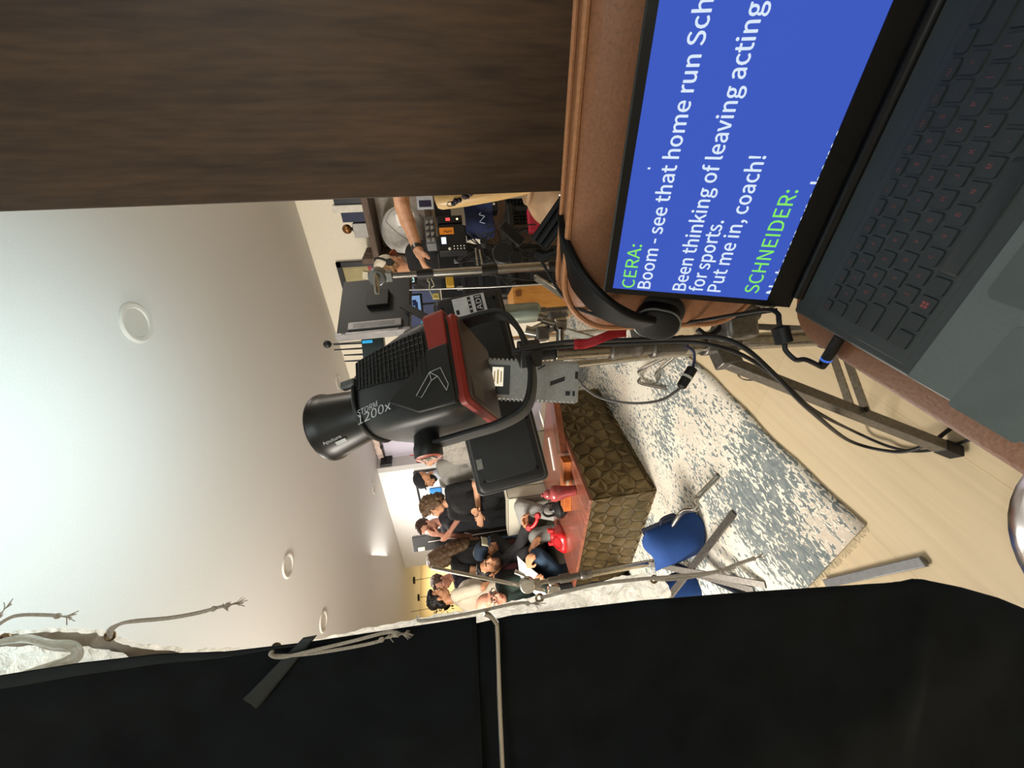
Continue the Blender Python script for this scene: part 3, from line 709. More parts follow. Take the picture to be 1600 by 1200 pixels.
mb = MB(); k0 = SP(.93)+RGT*.02; mb.tube([k0, k0+RGT*.035], .010); mb.box(k0+RGT*.045, (.018, .03, .03)); mb.tube([k0+RGT*.045-UPV*.0, k0+RGT*.055+UPV*.045], .008); mb.build('tee_handle', M_al, stand, bevel=.003)
zc = .50; mb = MB(); mb.tube([SP(zc-.045), SP(zc+.05)], .032, 16); 
legs = [V((.462, .690, 0)), V((1.30, 0.78, 0)), V((0.72, .02, 0))]
for e in legs:
    h = V((e.x-PX, e.y-PY, 0)).normalized(); c_ = SP(zc)+h*.045; mb.bar(SP(zc)+h*.02, SP(zc)+h*.07, .040, .055)
mb.build('leg_collar', M_als, stand, bevel=.003)
mb = MB(); mb.tube([SP(.13), SP(.18)], .031, 16); mb.build('brace_collar', M_als, stand)
for e in legs:
    h = V((e.x-PX, e.y-PY, 0)).normalized(); sd = h.cross(V((0, 0, 1)))
    a = SP(zc)+h*.06; b_ = V((e.x, e.y, .014))
    lg_ = MB().bar(a, b_, .030, .026).build('leg', M_als, stand, bevel=.002)
    MB().bar(b_-(b_-a).normalized()*.03, b_+(b_-a).normalized()*.012, .033, .029).build('foot', M_rub, lg_, bevel=.003)
    for s_ in (-.017, .017):
        m_ = a.lerp(b_, .60)+sd*s_; MB().bar(SP(.155)+h*.02+sd*s_, m_, .004, .020, sd).build('brace', M_al, stand)
mb = MB(); a = SP(zc-.02); mb.tube(catmull([a+V((-.03, .05, -.02)), a+V((-.05, .09, -.05)), a+V((-.09, .06, -.09)), a+V((-.07, .04, -.03))], 6), .0022, 6); mb.build('safety_wire', M_chr, stand)
# grey power supply hung behind the pole
psu = thing('power_supply', 'light grey lamp power supply with lit display, hung behind the steel pole', 'power supply', tuple(D(828, 597, 1.04)))
a, b_ = D(752, 592, 1.05), D(904, 598, 1.05); ad = (b_-a).normalized(); hz = V((.586, -.803, 0)); hz = (hz-ad*hz.dot(ad)).normalized(); nz = hz.cross(ad)
if nz.dot(FWD) > 0: nz = -nz
R = Matrix((hz, ad, nz)).transposed(); M_psu = mat('psu_grey_metal', 'a9a8a6', 0.55, .1, scale=120)
mb = MB(); cpt = (a+b_)/2+nz*-.03; mb.box(cpt, (.108, (b_-a).length, .07), R); mb.build('housing', M_psu, psu, bevel=.004)
mb = MB()
for sg in (-1, 1):
    for i in range(22):
        mb.box(a.lerp(b_, .04+.92*i/21)+hz*(.055*sg)-nz*.025, (.006, .0055, .06), R)
mb.build('cooling_fins', M_psu, psu)
f = a.lerp(b_, .17)+nz*.006; mb = MB(); mb.box(f, (.08, .066, .002), R); pan = mb.build('control_panel', mat('psu_panel', '2c2c2e', .4), psu)
mb = MB(); mb.box(f+hz*.008+nz*.0015, (.052, .030, .001), R); dsp = mb.build('display', glow('psu_display', 'f3ead2', 1.0), pan)
mb = MB(); mb.box(f+hz*.008+nz*.0022, (.038, .004, .0006), R); mb.box(f+hz*.008+nz*.0022+ad*.009, (.030, .003, .0006), R); mb.box(f+hz*.008+nz*.0022-ad*.009, (.030, .003, .0006), R); mb.build('readout', glow('psu_readout', 'c79a3a', .5), dsp)
for i in (-1, 0, 1): MB().lathe([(.005, 0), (.005, .003)], f-ad*.024+hz*.018*i+nz*.001, nz, 12).build('button', mat('psu_button', 'd8d8d8', .4), pan)
mb = MB(); mb.prism([(-.012, -.02), (.004, .02), (.016, .02), (.0, -.02)], a.lerp(b_, .78)+nz*.0055, hz, ad, .0006); mb.prism([(.03, -.012), (.034, -.012), (.046, .008), (.042, .008)], a.lerp(b_, .62)+nz*.0055, hz, ad, .0006); mb.build('print_marks', mat('psu_print', '1d1d20', .5), psu)
q = a.lerp(b_, .95)-hz*.03+nz*.0065
for q_, s_ in ((q, (.014, .006, .001)), (q-ad*.016, (.012, .012, .001)), (q+hz*.05+ad*.006, (.02, .008, .001))): MB().box(q_, s_, R).build('socket', mat('psu_socket', '151517', .5), psu)
# red strap tied round the lamp cable
t = tag(MB().sheet(lambda u, v: D(897+82*u, 538-18*u+3*math.sin(6*u), .80)+UPV*(-.0)+RGT*(.010-.020*v)+FWD*.004*math.sin(9*u), 14, 3).build('cable_strap', mat('red_webbing', 'a01420', .7, scale=300, var=.2), None), 'red webbing strap hanging by the steel pole under the headphones', 'strap')
t.modifiers.new('t', 'SOLIDIFY').thickness = .002
def cable(name, label, pts, r, m=None, n=8):
    o = MB().tube(catmull(pts, 8), r, n).build(name, m or M_rub, None); return tag(o, label, 'cable')
cable('lamp_cable', 'thick black lamp cable looping down past the stand to the floor', [D(800, 548, .90), D(840, 540, .87), D(900, 533, .84), D(980, 531, .80), D(1060, 528, .76), D(1120, 527, .72), D(1165, 545, .70), D(1215, 590, .72), D(1265, 640, .76), ZP(1330, 690, .13), ZP(1400, 706, .05), ZP(1450, 694, .04), ZP(1482, 672, .012), ZP(1530, 640, .012)], .0046)
cable('extension_cable', 'second black cord running beside the thick lamp cable to the floor', [D(800, 552, .92), D(880, 542, .88), D(980, 537, .82), D(1060, 534, .78), D(1115, 540, .74), D(1170, 560, .74), D(1230, 604, .77), D(1270, 640, .80), ZP(1330, 672, .06), ZP(1390, 698, .012), ZP(1440, 705, .010), ZP(1500, 692, .010), ZP(1560, 670, .010)], .0040)
t = thing('inline_cable', 'thin grey cable with black inline connector banded in white, over the rug', 'cable', tuple(ZP(1072, 592, .25)))
MB().tube(catmull([D(903, 592, 1.0), D(914, 606, 1.0), D(940, 622, 1.0), D(985, 630, .98), D(1030, 626, .96), D(1058, 610, .95), D(1066, 602, .95)], 8), .0035, 8).build('lead', mat('grey_cable', '5d5a58', .5), t)
k0, k1 = D(1063, 606, .95), D(1083, 574, .95)
MB().tube([k0, k0.lerp(k1, .08), k0.lerp(k1, .55), k0.lerp(k1, .6), k0.lerp(k1, .95), k1], [.007, .012, .0125, .013, .0125, .007], 14).build('connector', M_rub, t)
MB().tube([k0.lerp(k1, .48), k0.lerp(k1, .58)], .0133, 14).build('white_band', mat('white_tape', 'd8d6d0', .6), t)
MB().tube(catmull([k1, D(1085, 562, .94), D(1083, 548, .93), D(1070, 540, .92)], 6), .0035, 8).build('tail', mat('blue_cable', '1d2550', .5), t)
cable('aux_cable', 'black cable passing under the headphones behind the laptop lid', [D(1040, 508, .74), D(1090, 503, .74), D(1140, 498, .74), D(1180, 490, .72), D(1215, 484, .70)], .0035)
cable('loop_cable', 'black cable looping behind the laptop lid by the leg collar', [D(1090, 515, .80), D(1105, 524, .80), D(1122, 515, .80), D(1135, 495, .80), D(1140, 480, .80)], .006)

# ================================================================== black flag, its drop, and the white cloth behind
FN = V((-FWD.x, -FWD.y, 0)).normalized()
f0 = D(750, 965, .62)
def FL(x, y, o=0): return PL(x, y, f0-FN*o, FN)
M_duv = mat('black_duvetyne', '14181b', 0.95, spec=0.12, scale=14, var=0.35, sheen=.05, bump=.1)
flag = thing('black_flag', 'large black cloth flag in a steel rod frame, upper half at the left', 'flag', tuple(f0))
edge = [(-120, 1068), (0, 1055), (120, 1036), (250, 1021), (350, 1018), (480, 1003), (600, 985), (700, 970), (744, 963)]
def flagf(u, v):
    k = u*(len(edge)-1); i = min(int(k), len(edge)-2); t_ = k-i; x = edge[i][0]+(edge[i+1][0]-edge[i][0])*t_; y = edge[i][1]+(edge[i+1][1]-edge[i][1])*t_
    p0_ = FL(x, y); p1_ = FL(x+20*(x-300)/500, 1390); p = p0_.lerp(p1_, v)
    return p+FN*(.004*math.sin(v*9+u*5)*min(1, v*6)+.002*noise.noise(p*14)*min(1, v*8))
mb = MB(); mb.sheet(flagf, 40, 30); o = mb.build('cloth', M_duv, flag); o.modifiers.new('t', 'SOLIDIFY').thickness = .002
rail = [FL(x, y+2, -.004) for x, y in edge]
mb = MB(); mb.sheet(lambda u, v: flagf(u*.62, v*.06*(1-u*u))+FN*(.003+.004*math.sin(math.pi*v)), 20, 5); mb.build('edge_sleeve', mat('flag_edge_sleeve', '2a2e30', .85, spec=.2), flag)
rod = [FL(757, 958, -.014), FL(766, 962, -.014), FL(774, 972, -.014), FL(777, 986, -.014), FL(780, 1080, -.014), FL(786, 1215, -.014), FL(792, 1330, -.014)]
MB().tube(catmull(rod, 6), .0042, 12).build('frame_rod', M_chr, flag)
drop = [(736, 975), (752, 972), (800, 961), (900, 950), (1000, 938), (1150, 926), (1300, 916), (1380, 911), (1408, 908), (1425, 904), (1440, 905), (1500, 917), (1560, 934), (1610, 955), (1680, 990)]
def dropf(u, v):
    k = u*(len(drop)-1); i = min(int(k), len(drop)-2); t_ = k-i; x = drop[i][0]+(drop[i+1][0]-drop[i][0])*t_; y = drop[i][1]+(drop[i+1][1]-drop[i][1])*t_
    y += .9*noise.noise(V((x*.35, 2, 0))) if 1350 < x < 1450 else 0
    a = FL(x, y, .014); b2 = FL(x, 1390, .014); p = a.lerp(b2, v)
    w_ = min(1, v*5); return p+FN*(.009*math.sin(v*7+u*9)*w_+.006*noise.noise(p*9)*w_)
mb = MB(); mb.sheet(dropf, 90, 34); o = mb.build('drop_cloth', M_duv, flag); o.modifiers.new('t', 'SOLIDIFY').thickness = .002
# strip of black tape holding the cloth tie
tp0 = [(470, 992), (497, 990), (480, 1018), (455, 1040), (408, 1104), (378, 1090), (384, 1080), (430, 1025)]
mb = MB()
def tapef(u, v):
    a = V((474, 996, 0)).lerp(V((380, 1092, 0)), u); b2 = V((496, 992, 0)).lerp(V((403, 1106, 0)), u)
    if u > .97: b2.x -= 2; b2.y += 1.5*math.sin(v*9)
    q = a.lerp(b2, v); return FL(q.x, q.y, -.009-.003*math.sin(u*math.pi))
mb.sheet(tapef, 14, 5); o = tag(mb.build('tape_strip', mat('black_gaffer_tape', '23282a', .55, spec=.4, scale=200), None), 'strip of black gaffer tape stuck diagonally on the flag edge', 'tape'); o.modifiers.new('t', 'SOLIDIFY').thickness = .0008
# white crinkled cloth
def muslin_mat():
    m = bpy.data.materials.new('white_muslin'); m.use_nodes = True; nt = m.node_tree; N = nt.nodes; L = nt.links
    out = N['Material Output']; N.remove(N['Principled BSDF'])
    d = N.new('ShaderNodeBsdfDiffuse'); tr = N.new('ShaderNodeBsdfTranslucent'); mx = N.new('ShaderNodeMixShader'); mx.inputs[0].default_value = .55
    tc = N.new('ShaderNodeTexCoord'); nz = N.new('ShaderNodeTexNoise'); nz.inputs['Scale'].default_value = 55; nz.inputs['Detail'].default_value = 5; nz.inputs['Distortion'].default_value = 1.2
    L.new(tc.outputs['Object'], nz.inputs['Vector']); bp = N.new('ShaderNodeBump'); bp.inputs['Strength'].default_value = .9; bp.inputs['Distance'].default_value = .012
    L.new(nz.outputs['Fac'], bp.inputs['Height']); rp = N.new('ShaderNodeValToRGB'); rp.color_ramp.elements[0].position = .3; rp.color_ramp.elements[0].color = lin('d6d2c6'); rp.color_ramp.elements[1].position = .6; rp.color_ramp.elements[1].color = lin('f1eee6')
    L.new(nz.outputs['Fac'], rp.inputs['Fac'])
    for s_ in (d, tr): L.new(rp.outputs[0], s_.inputs['Color']); L.new(bp.outputs[0], s_.inputs['Normal'])
    L.new(d.outputs[0], mx.inputs[1]); L.new(tr.outputs[0], mx.inputs[2]); L.new(mx.outputs[0], out.inputs['Surface']); return m
M_mus = muslin_mat()
cloth = thing('white_diffusion_cloth', 'white crinkled diffusion cloth with grommets and cotton ties behind the black flag', 'cloth', tuple(FL(700, 960, .06)))
wedge_e = [(-60, 985), (0, 986), (60, 981), (100, 980), (165, 982), (190, 990), (230, 1003), (300, 1012), (420, 1010), (480, 1001), (560, 984), (640, 968), (700, 957), (760, 948), (830, 932), (900, 918), (960, 902), (1000, 896), (1030, 900), (1042, 912), (1048, 925), (1040, 936)]
def musf(u, v):
    k = u*(len(wedge_e)-1); i = min(int(k), len(wedge_e)-2); t_ = k-i; x = wedge_e[i][0]+(wedge_e[i+1][0]-wedge_e[i][0])*t_; y = wedge_e[i][1]+(wedge_e[i+1][1]-wedge_e[i][1])*t_
    a = FL(x, y, .05); b2 = FL(x*.97+10, 1190, .07); p = a.lerp(b2, v)
    return p+FN*(.012*noise.noise(p*16)*min(1, .3+v*6)+.009*abs(noise.noise(p*38))+.003*noise.noise(p*90))
mb = MB(); mb.sheet(musf, 260, 70); mb.build('sheet', M_mus, cloth)
mb = MB(); mb.sheet(lambda u, v: musf(u*.36, v*.085)+FN*(.010+.006*math.sin(math.pi*v)+.004*noise.noise(V((u*30, v*3, 0)))), 50, 6); mb.build('hem', mat('hem_webbing', 'b3a79a', .9, scale=60), cloth)
fl_ = catmull([(-10, 1006, 0), (40, 998, 0), (80, 1008, 0), (112, 1010, 0), (122, 1020, 0), (110, 1032, 0), (80, 1041, 0), (30, 1056, 0)], 5)
def flapf(u, v):
    k = u*(len(fl_)-1); i = min(int(k), len(fl_)-2); q = fl_[i].lerp(fl_[i+1], k-i); t2 = (fl_[min(i+1, len(fl_)-1)]-fl_[i]).normalized(); nrm = V((-t2.y, t2.x, 0)); w2 = 5+5*math.sin(math.pi*u); q = q+nrm*(v-.5)*2*w2
    return FL(q.x, q.y, .030-.014*math.sin(math.pi*v)-.010*u)
mb = MB(); mb.sheet(flapf, 40, 8)
mb.build('folded_flap', M_mus, cloth)
for gx, gy in ((8, 998), (172, 993), (432, 1012), (843, 934), (1022, 905)):
    c_ = FL(gx, gy, .033); mb = MB(); sd, u, d = frame_from(FN); mb.tube([c_+(sd*math.cos(a*.5236)+u*math.sin(a*.5236))*.0062 for a in range(12)], .0022, 8, closed=True); mb.build('grommet', mat('brass_grommet', '8e7a5e', .3, .9), cloth)
M_cot = mat('cotton_cord', 'b8aea2', .95, scale=300, var=.2)
def tie(pts, dpt, fray=True, r=.0024):
    P = [FL(x, y, o_) for (x, y), o_ in zip(pts, dpt)]; mb = MB(); cpts = catmull(P, 8); mb.tube(cpts, r, 7)
    e = P[-1]; d = (P[-1]-P[-2]).normalized(); mb.ell(e-d*.004, (.0042,)*3, n=8, k=5)
    for _ in range(9): mb.tube([e, e+d*.008+V((random.gauss(0, .002),)*3), e+d*.017+V((random.gauss(0, .004), random.gauss(0, .004), random.gauss(0, .004)))], .0007, 4)
    mb.build('tie_cord', M_cot, cloth)
tie([(-20, 990), (10, 968), (35, 961), (75, 961), (95, 963)], [.03, .02, .02, .02, .02]); tie([(-20, 972), (-5, 966), (2, 958)], [.03, .03, .03])
tie([(171, 994), (170, 984), (185, 976), (210, 970), (265, 965), (310, 957), (345, 948), (360, 945)], [.03, .02, .02, .02, .02, .02, .02, .02]); tie([(173, 994), (176, 984), (190, 974), (212, 971), (265, 966), (310, 958), (338, 950)], [.03, .018, .018, .018, .018, .018, .018])
tie([(432, 1014), (424, 1020), (432, 1025), (480, 1022), (540, 1013), (585, 1004), (600, 998)], [.02, -.016, -.016, -.016, -.016, -.016, -.016]); tie([(434, 1012), (422, 1022), (440, 1027), (490, 1016), (550, 1002), (605, 988), (622, 990)], [.02, -.018, -.018, -.018, -.018, -.018, -.018])
tie([(653, 964), (656, 970), (690, 966), (740, 957), (790, 946), (815, 942), (828, 943)], [.02, -.016, -.016, -.01, .0, .01, .01])
tie([(845, 934), (880, 925), (940, 912), (1000, 905), (1060, 900), (1120, 893), (1150, 882), (1180, 872)], [.03, .02, .02, .02, .02, .02, .02, .02], r=.003)
tie([(1022, 905), (1040, 906), (1080, 902), (1130, 892)], [.03, .02, .02, .018])
# ================================================================== coffee table with faceted bronze sides
TX0, TX1, TY0, TY1, TH = 1.383, 2.46, 2.0, 3.07, 0.462
ct = thing('coffee_table', 'square coffee table with hexagon-relief bronze sides and red-brown wood top', 'coffee table', ((TX0+TX1)/2, (TY0+TY1)/2, 0))
M_brz = mat('aged_bronze', '6a5c41', 0.32, 0.9, scale=7, var=0.28)
MB().box2((TX0+.012, TY0+.012, 0.002), (TX1-.012, TY1-.012, TH-.02)).build('carcass', M_brz, ct, smooth=0)
def hexside(o, ax, ln, name):
    """relief of tilted hexagons: every tile is three facets meeting at a raised off-centre point"""
    o = V(o); ax = V(ax); up = V((0, 0, 1)); nn = ax.cross(up).normalized(); mb = MB()
    R_ = .064; H_ = TH-.018; w_ = R_*math.sqrt(3)
    def clip(p): return (min(max(p[0], 0), ln), min(max(p[1], 0), H_))
    r_ = -1; z = -R_*.3
    rowk = 0
    while z < H_+R_:
        x = (w_/2 if rowk % 2 else 0)-w_*.2
        while x < ln+w_:
            pts = [(x+.965*R_*math.sin(math.radians(60*k)), z+.965*R_*math.cos(math.radians(60*k))) for k in range(6)]
            cl = [clip(p) for p in pts]; cx = clip((x+.10*R_*math.cos(rowk*2.1+x*31), z+.10*R_*math.sin(rowk*1.3+x*17)))
            xs = [p[0] for p in cl]; zs = [p[1] for p in cl]
            if max(xs)-min(xs) > .004 and max(zs)-min(zs) > .004:
                hs = [.0085 if k % 2 == 0 else .0015 for k in range(6)]           # three rhombs to a tile, like tumbling blocks
                P_ = [o+ax*p[0]+up*p[1]+nn*h for p, h in zip(cl, hs)]; c_ = o+ax*cx[0]+up*cx[1]+nn*(.001+.004*((rowk*7+int(x*97)) % 3))
                mb.add(P_+[c_], [(0, 1, 2, 6), (2, 3, 4, 6), (4, 5, 0, 6)])
                g_ = [o+ax*(p[0])+up*(p[1])-nn*.004 for p in cl]
                mb.add(P_+g_, [(k, (k+1) % 6, 6+(k+1) % 6, 6+k) for k in range(6)])
            x += w_
        z += R_*1.5; rowk += 1
    return mb.build(name, M_brz, ct, smooth=0)
hexside((TX0, TY1, 0.002), (0, -1, 0), TY1-TY0, 'relief_panel'); hexside((TX0, TY0, .002), (1, 0, 0), TX1-TX0, 'relief_panel')
M_top = wood_mat('red_brown_table_wood', '5c3226', '8a5240', scale=2.5, stretch=(1, 9, 1), rough=.22, bump=.02)
MB().box2((TX0-.012, TY0-.012, TH-.022), (TX1+.012, TY1+.012, TH)).build('tabletop', M_top, ct, bevel=.004)
# --- on the table
M_redp = mat('red_phone_plastic', 'b3161d', 0.35, spec=.5, var=.06, coat=.15)
def telephone(loc, yaw, m, label, hs_on=False):
    t = thing('telephone', label, 'telephone', loc); Rz = Matrix.Rotation(yaw, 3, 'Z'); L0 = V(loc)
    def W(p): return L0+Rz @ V(p)
    mb = MB(); rings = []
    for s, z, y in ((.98, 0, 0), (1.0, .008, 0), (.97, .03, .002), (.80, .06, .012), (.55, .085, .030), (.45, .092, .034)):
        rings.append([W((p[0]*s, p[1]*s+y, z)) for p in rrect(.185, .20, .05, 6)])
    mb.loft(rings); mb.build('phone_body', m, t)
    nf = Rz @ V((0, -.55, .83)); c_ = W((0, -.055, .062))
    mb = MB(); mb.lathe([(.052, -.01), (.055, .004), (.050, .010), (.030, .011), (.028, .006), (.001, .006)], c_, nf, 28, cap=False); dl = mb.build('rotary_dial', m, t)
    sd, u, d = frame_from(nf)
    for k in range(10):
        a = .5+k*.5; p = c_+(sd*math.cos(a)+u*math.sin(a))*.040+d*.0105; MB().lathe([(.0075, 0), (.0075, .0012), (.001, .0012)], p, nf, 10).build('finger_hole', mat('dial_hole', '5a0a0c', .4) if m is M_redp else M_blk, dl)
    for sx in (-1, 1):
        mb = MB(); mb.loft([[W((sx*.058+p[0], .055+p[1], z)) for p in rrect(.030, .055*(1-.3*i), .010, 3)] for i, z in ((0, .075), (1, .115))]); mb.build('cradle', m, t)
    return t
telephone((1.70, 2.93, TH), math.radians(-62), M_redp, 'red rotary telephone without its handset on the red-brown table')
# dark cast teapot
M_cast = mat('dark_cast_iron', '1b1a1a', .42, .3, bump=.2, scale=120)
p = ZP(883, 793, TH); pot = thing('teapot', 'dark round teapot with ring handle on the coffee table', 'teapot', tuple(p))
mb = MB(); mb.lathe([(.02, 0), (.055, .004), (.078, .035), (.078, .06), (.05, .092), (.034, .098)], p, n=28); mb.build('pot_body', M_cast, pot)
mb = MB(); mb.lathe([(.036, .097), (.03, .108), (.008, .114), (.011, .124), (.002, .13)], p, n=20); mb.build('lid', M_cast, pot)
h = V((.3, -.7, 0)).normalized(); hc = p+V((-.35, .2, 0))*0+V((.0, .0, .115))+h*.01
mb = MB(); mb.tube(catmull([p+h*.05+V((0, 0, .085)), p+h*.05+V((0, 0, .15)), p+h*.0+V((0, 0, .185)), p-h*.05+V((0, 0, .15)), p-h*.05+V((0, 0, .085))], 6), .010, 10); mb.build('bail_handle', M_cast, pot)
mb = MB(); mb.tube([p+h*.06+V((0, 0, .045)), p+h*.10+V((0, 0, .075)), p+h*.115+V((0, 0, .10))], [.018, .013, .010], 12); mb.build('spout', M_cast, pot)
# glossy dark red jug
M_jug = mat('oxblood_glaze', '8f3a3c', .25, spec=.6, coat=.3, var=.12)
p = ZP(899, 766, TH); jug = thing('jug', 'glossy dark red jug at the near edge of the coffee table', 'jug', tuple(p))
mb = MB(); mb.lathe([(.028, 0), (.034, .004), (.036, .03), (.040, .07), (.050, .11), (.058, .145), (.056, .165), (.045, .178), (.034, .186), (.036, .200), (.033, .201), (.028, .185)], p, n=28, cap=False); mb.build('jug_body', M_jug, jug)
mb = MB(); mb.lathe([(.030, .196), (.034, .204), (.026, .220), (.012, .228), (.014, .240), (.004, .246)], p, n=20); mb.build('lid', M_jug, jug)
# orange wood box and a second darker one
M_ow = wood_mat('orange_box_wood', '8a431b', 'b9692f', scale=3, stretch=(9, 1.5, 9), rough=.35)
q0, q1 = ZP(893, 722, TH), ZP(893, 799, TH); ad = (q1-q0).normalized()
t = thing('wooden_box', 'long low orange-brown wooden box behind the red jug', 'box', tuple((q0+q1)/2))
sd = V((-ad.y, ad.x, 0)); sd = sd if sd.dot(FWD) > 0 else -sd
mb = MB(); mb.bar(q0+sd*.05+V((0, 0, .028)), q1+sd*.05+V((0, 0, .028)), .09, .056); mb.build('box_body', M_ow, t, bevel=.002)
q = q0.lerp(q1, .40)+V((0, 0, .028))+sd*.004; mb = MB(); mb.box(q, (.045, .002, .020), Matrix((ad, -sd, V((0, 0, 1)))).transposed()); mb.build('paper_label', mat('beige_label', 'b9a58c', .7), t)
q0, q1 = ZP(877, 625, TH), ZP(889, 708, TH); ad = (q1-q0).normalized(); sd = V((-ad.y, ad.x, 0)); sd = sd if sd.dot(FWD) > 0 else -sd
t = tag(MB().bar(q0+sd*.10+V((0, 0, .025)), q1+sd*.10+V((0, 0, .025)), .12, .05).build('wooden_tray', wood_mat('dark_red_wood', '3c1c10', '6d3820', stretch=(8, 1.5, 8), rough=.25), None, bevel=.003), 'dark red-brown wooden tray on the table by the grey power supply', 'tray')
p = ZP(850, 668, TH); mb = MB(); mb.sheet(lambda u, v: p+V((.02*math.sin(3*u)+.16*v, -.09*u, .003+.012*u*u)), 6, 6); o = tag(mb.build('script_page', mat('white_paper', 'f0efec', .8), None), 'loose white page lying on the coffee table by the dark wooden tray', 'paper'); o.modifiers.new('t', 'SOLIDIFY').thickness = .001
a, b_ = ZP(857, 684, TH+.004), ZP(866, 735, TH+.004); mb = MB(); mb.bar(a, b_, .03, .006); o = tag(mb.build('paper_sheaf', mat('white_paper', 'f0efec', .8), None), 'narrow sheaf of white paper along the lower edge of the black monitor', 'paper')

# ================================================================== sofas
M_sofa = mat('oatmeal_upholstery', 'b9b2a2', .95, scale=380, var=.12, bump=.3, spec=.15)
def slab(mb, a, b, r=.03):
    a = V(a); b = V(b); c = (a+b)/2; w_, d_, h_ = (abs(b[i]-a[i]) for i in range(3)); rings = []
    for s, z in ((r, 0), (r*.3, r*.3), (0, r), (0, h_-r), (r*.3, h_-r*.3), (r, h_)):
        rings.append([V((c.x+p[0], c.y+p[1], a.z+z)) for p in rrect(w_-2*s, d_-2*s, max(.02, r), 4)])
    mb.loft(rings); return mb
def sofa(x0, x1, y0, y1, label):
    t = thing('sofa', label, 'sofa', ((x0+x1)/2, (y0+y1)/2, 0))
    slab(MB(), (x0, y0, .05), (x1, y1-.02, .30)).build('base', M_sofa, t); n = 2
    for i in range(n):
        a = x0+.02+(x1-x0-.04)*i/n; slab(MB(), (a+.006, y0-.02, .30), (a+(x1-x0-.04)/n-.006, y1-.26, .45), .04).build('seat_cushion', M_sofa, t)
    slab(MB(), (x0, y1-.24, .30), (x1, y1, .84), .05).build('backrest', M_sofa, t)
    for sx in (x0+.08, x1-.08):
        for sy in (y0+.08, y1-.1): MB().lathe([(.02, 0), (.025, .05)], (sx, sy, 0)).build('leg', M_dark, t)
    return t
sofa(.95, 2.30, 3.48, 4.42, 'oatmeal fabric sofa behind the coffee table, with people sitting on it')
t = thing('armchair', 'boxy oatmeal armchair standing beyond the black monitor corner', 'armchair', (2.75, 3.42, 0))
c0 = D(798, 780, 3.62)
AX0, AY0 = c0.x, c0.y
slab(MB(), (AX0, AY0, .06), (AX0+.14, AY0+.62, .845), .012).build('backrest', M_sofa, t)
slab(MB(), (AX0+.142, AY0, .06), (AX0+.86, AY0+.13, .845), .012).build('armrest', M_sofa, t); slab(MB(), (AX0+.142, AY0+.49, .06), (AX0+.86, AY0+.62, .80), .012).build('armrest', M_sofa, t)
slab(MB(), (AX0+.142, AY0+.132, .06), (AX0+.84, AY0+.488, .44), .03).build('seat', M_sofa, t)
mb = MB(); e_ = .004
mb.tube([(AX0-e_+.006, AY0+.01, .838), (AX0-e_+.006, AY0+.61, .838)], .004, 6); mb.tube([(AX0+.006, AY0+.002, .83), (AX0+.006, AY0+.002, .10)], .004, 6); mb.tube([(AX0+.01, AY0+.002, .838), (AX0+.85, AY0+.002, .838)], .004, 6)
mb.build('piping', mat('grey_piping', '6f6a60', .9), t)

# ================================================================== C-stand on the left with sandbags
M_cs = mat('nickel_steel', 'b5b2aa', .25, .95, scale=60, var=.12)
bx, by = .97, 2.06
cs = thing('c_stand', 'steel C-stand with raised arm rising behind the white cloth on the left', 'light stand', (bx, by, 0))
MB().tube([(bx, by, .10), (bx, by, .60)], .017, 16).build('base_tube', M_cs, cs)
pt = D(822, 924, 2.12)
mb = MB(); mb.tube([(bx, by, .58), (bx, by, .585), (bx, by, .64), (bx, by, .645)], [.018, .022, .022, .018], 16); mb.tube([(bx, by, .70), (bx, by, .76)], .022, 16); mb.tube([(bx, by, .64), (bx, by, .82)], .0165, 16); mb.build('collar', M_als, cs)
MB().tube([(bx, by, .80), (bx, by, pt.z-.02)], .0125, 14).build('riser', M_cs, cs)
gh = V((bx, by, pt.z)); nF = -FWD
mb = MB(); mb.lathe([(.036, -.022), (.042, -.012), (.042, .012), (.036, .022)], gh, nF, 24); mb.box(gh-V((0, 0, .045)), (.035, .035, .05)); mb.build('grip_head', M_cs, cs, bevel=.002)
mb = MB(); k_ = gh+RGT*.05+UPV*.02; mb.tube([gh+RGT*.02, k_, k_+UPV*.045+RGT*.02], [.009, .010, .013], 12); mb.build('knob', M_cs, cs)
g2 = D(866, 922, 2.10); mb = MB(); mb.lathe([(.030, -.02), (.034, -.01), (.034, .01), (.030, .02)], g2, nF, 24); mb.tube([g2, g2+RGT*.055+UPV*.03], [.008, .016], 12); mb.build('second_grip_head', M_cs, cs)
a0, a1 = D(674, 887, 2.0), D(850, 922, 2.14)
MB().tube([a0, a1], .0105, 14).build('arm', M_cs, cs)
feet = [(ZP(1122, 744, .012), .010, 0), (ZP(1148, 800, .012), 0, 1), (ZP(1195, 912, .012), 0, 2)]
mb = MB(); f_ = feet[0][0]; mb.tube(catmull([V((bx, by, .22)), V((bx, by, .22)).lerp(f_+V((0, 0, .10)), .6), ZP(1088, 795, .16), ZP(1088, 780, .11), f_+V((0, 0, 0))], 8), .0125, 12); mb.build('leg', M_cs, cs)
MB().bar(D(1040, 940, 2.0), ZP(1147, 801, .014), .030, .012).build('leg', M_als, cs)
MB().bar(V((bx, by, .26)), ZP(1196, 914, .014), .026, .010).build('leg', M_als, cs)
MB().bar(V((bx-.01, by+.03, .18)), ZP(1178, 922, .014), .024, .010).build('brace', M_als, cs)
MB().tube([V((bx, by, .14)), ZP(1168, 932, .014)], .012, 10).build('rear_leg', mat('blued_steel', '2e3440', .3, .8), cs)
M_blue = mat('royal_blue_cordura', '22437f', .8, scale=260, var=.14, bump=.3, spec=.25)
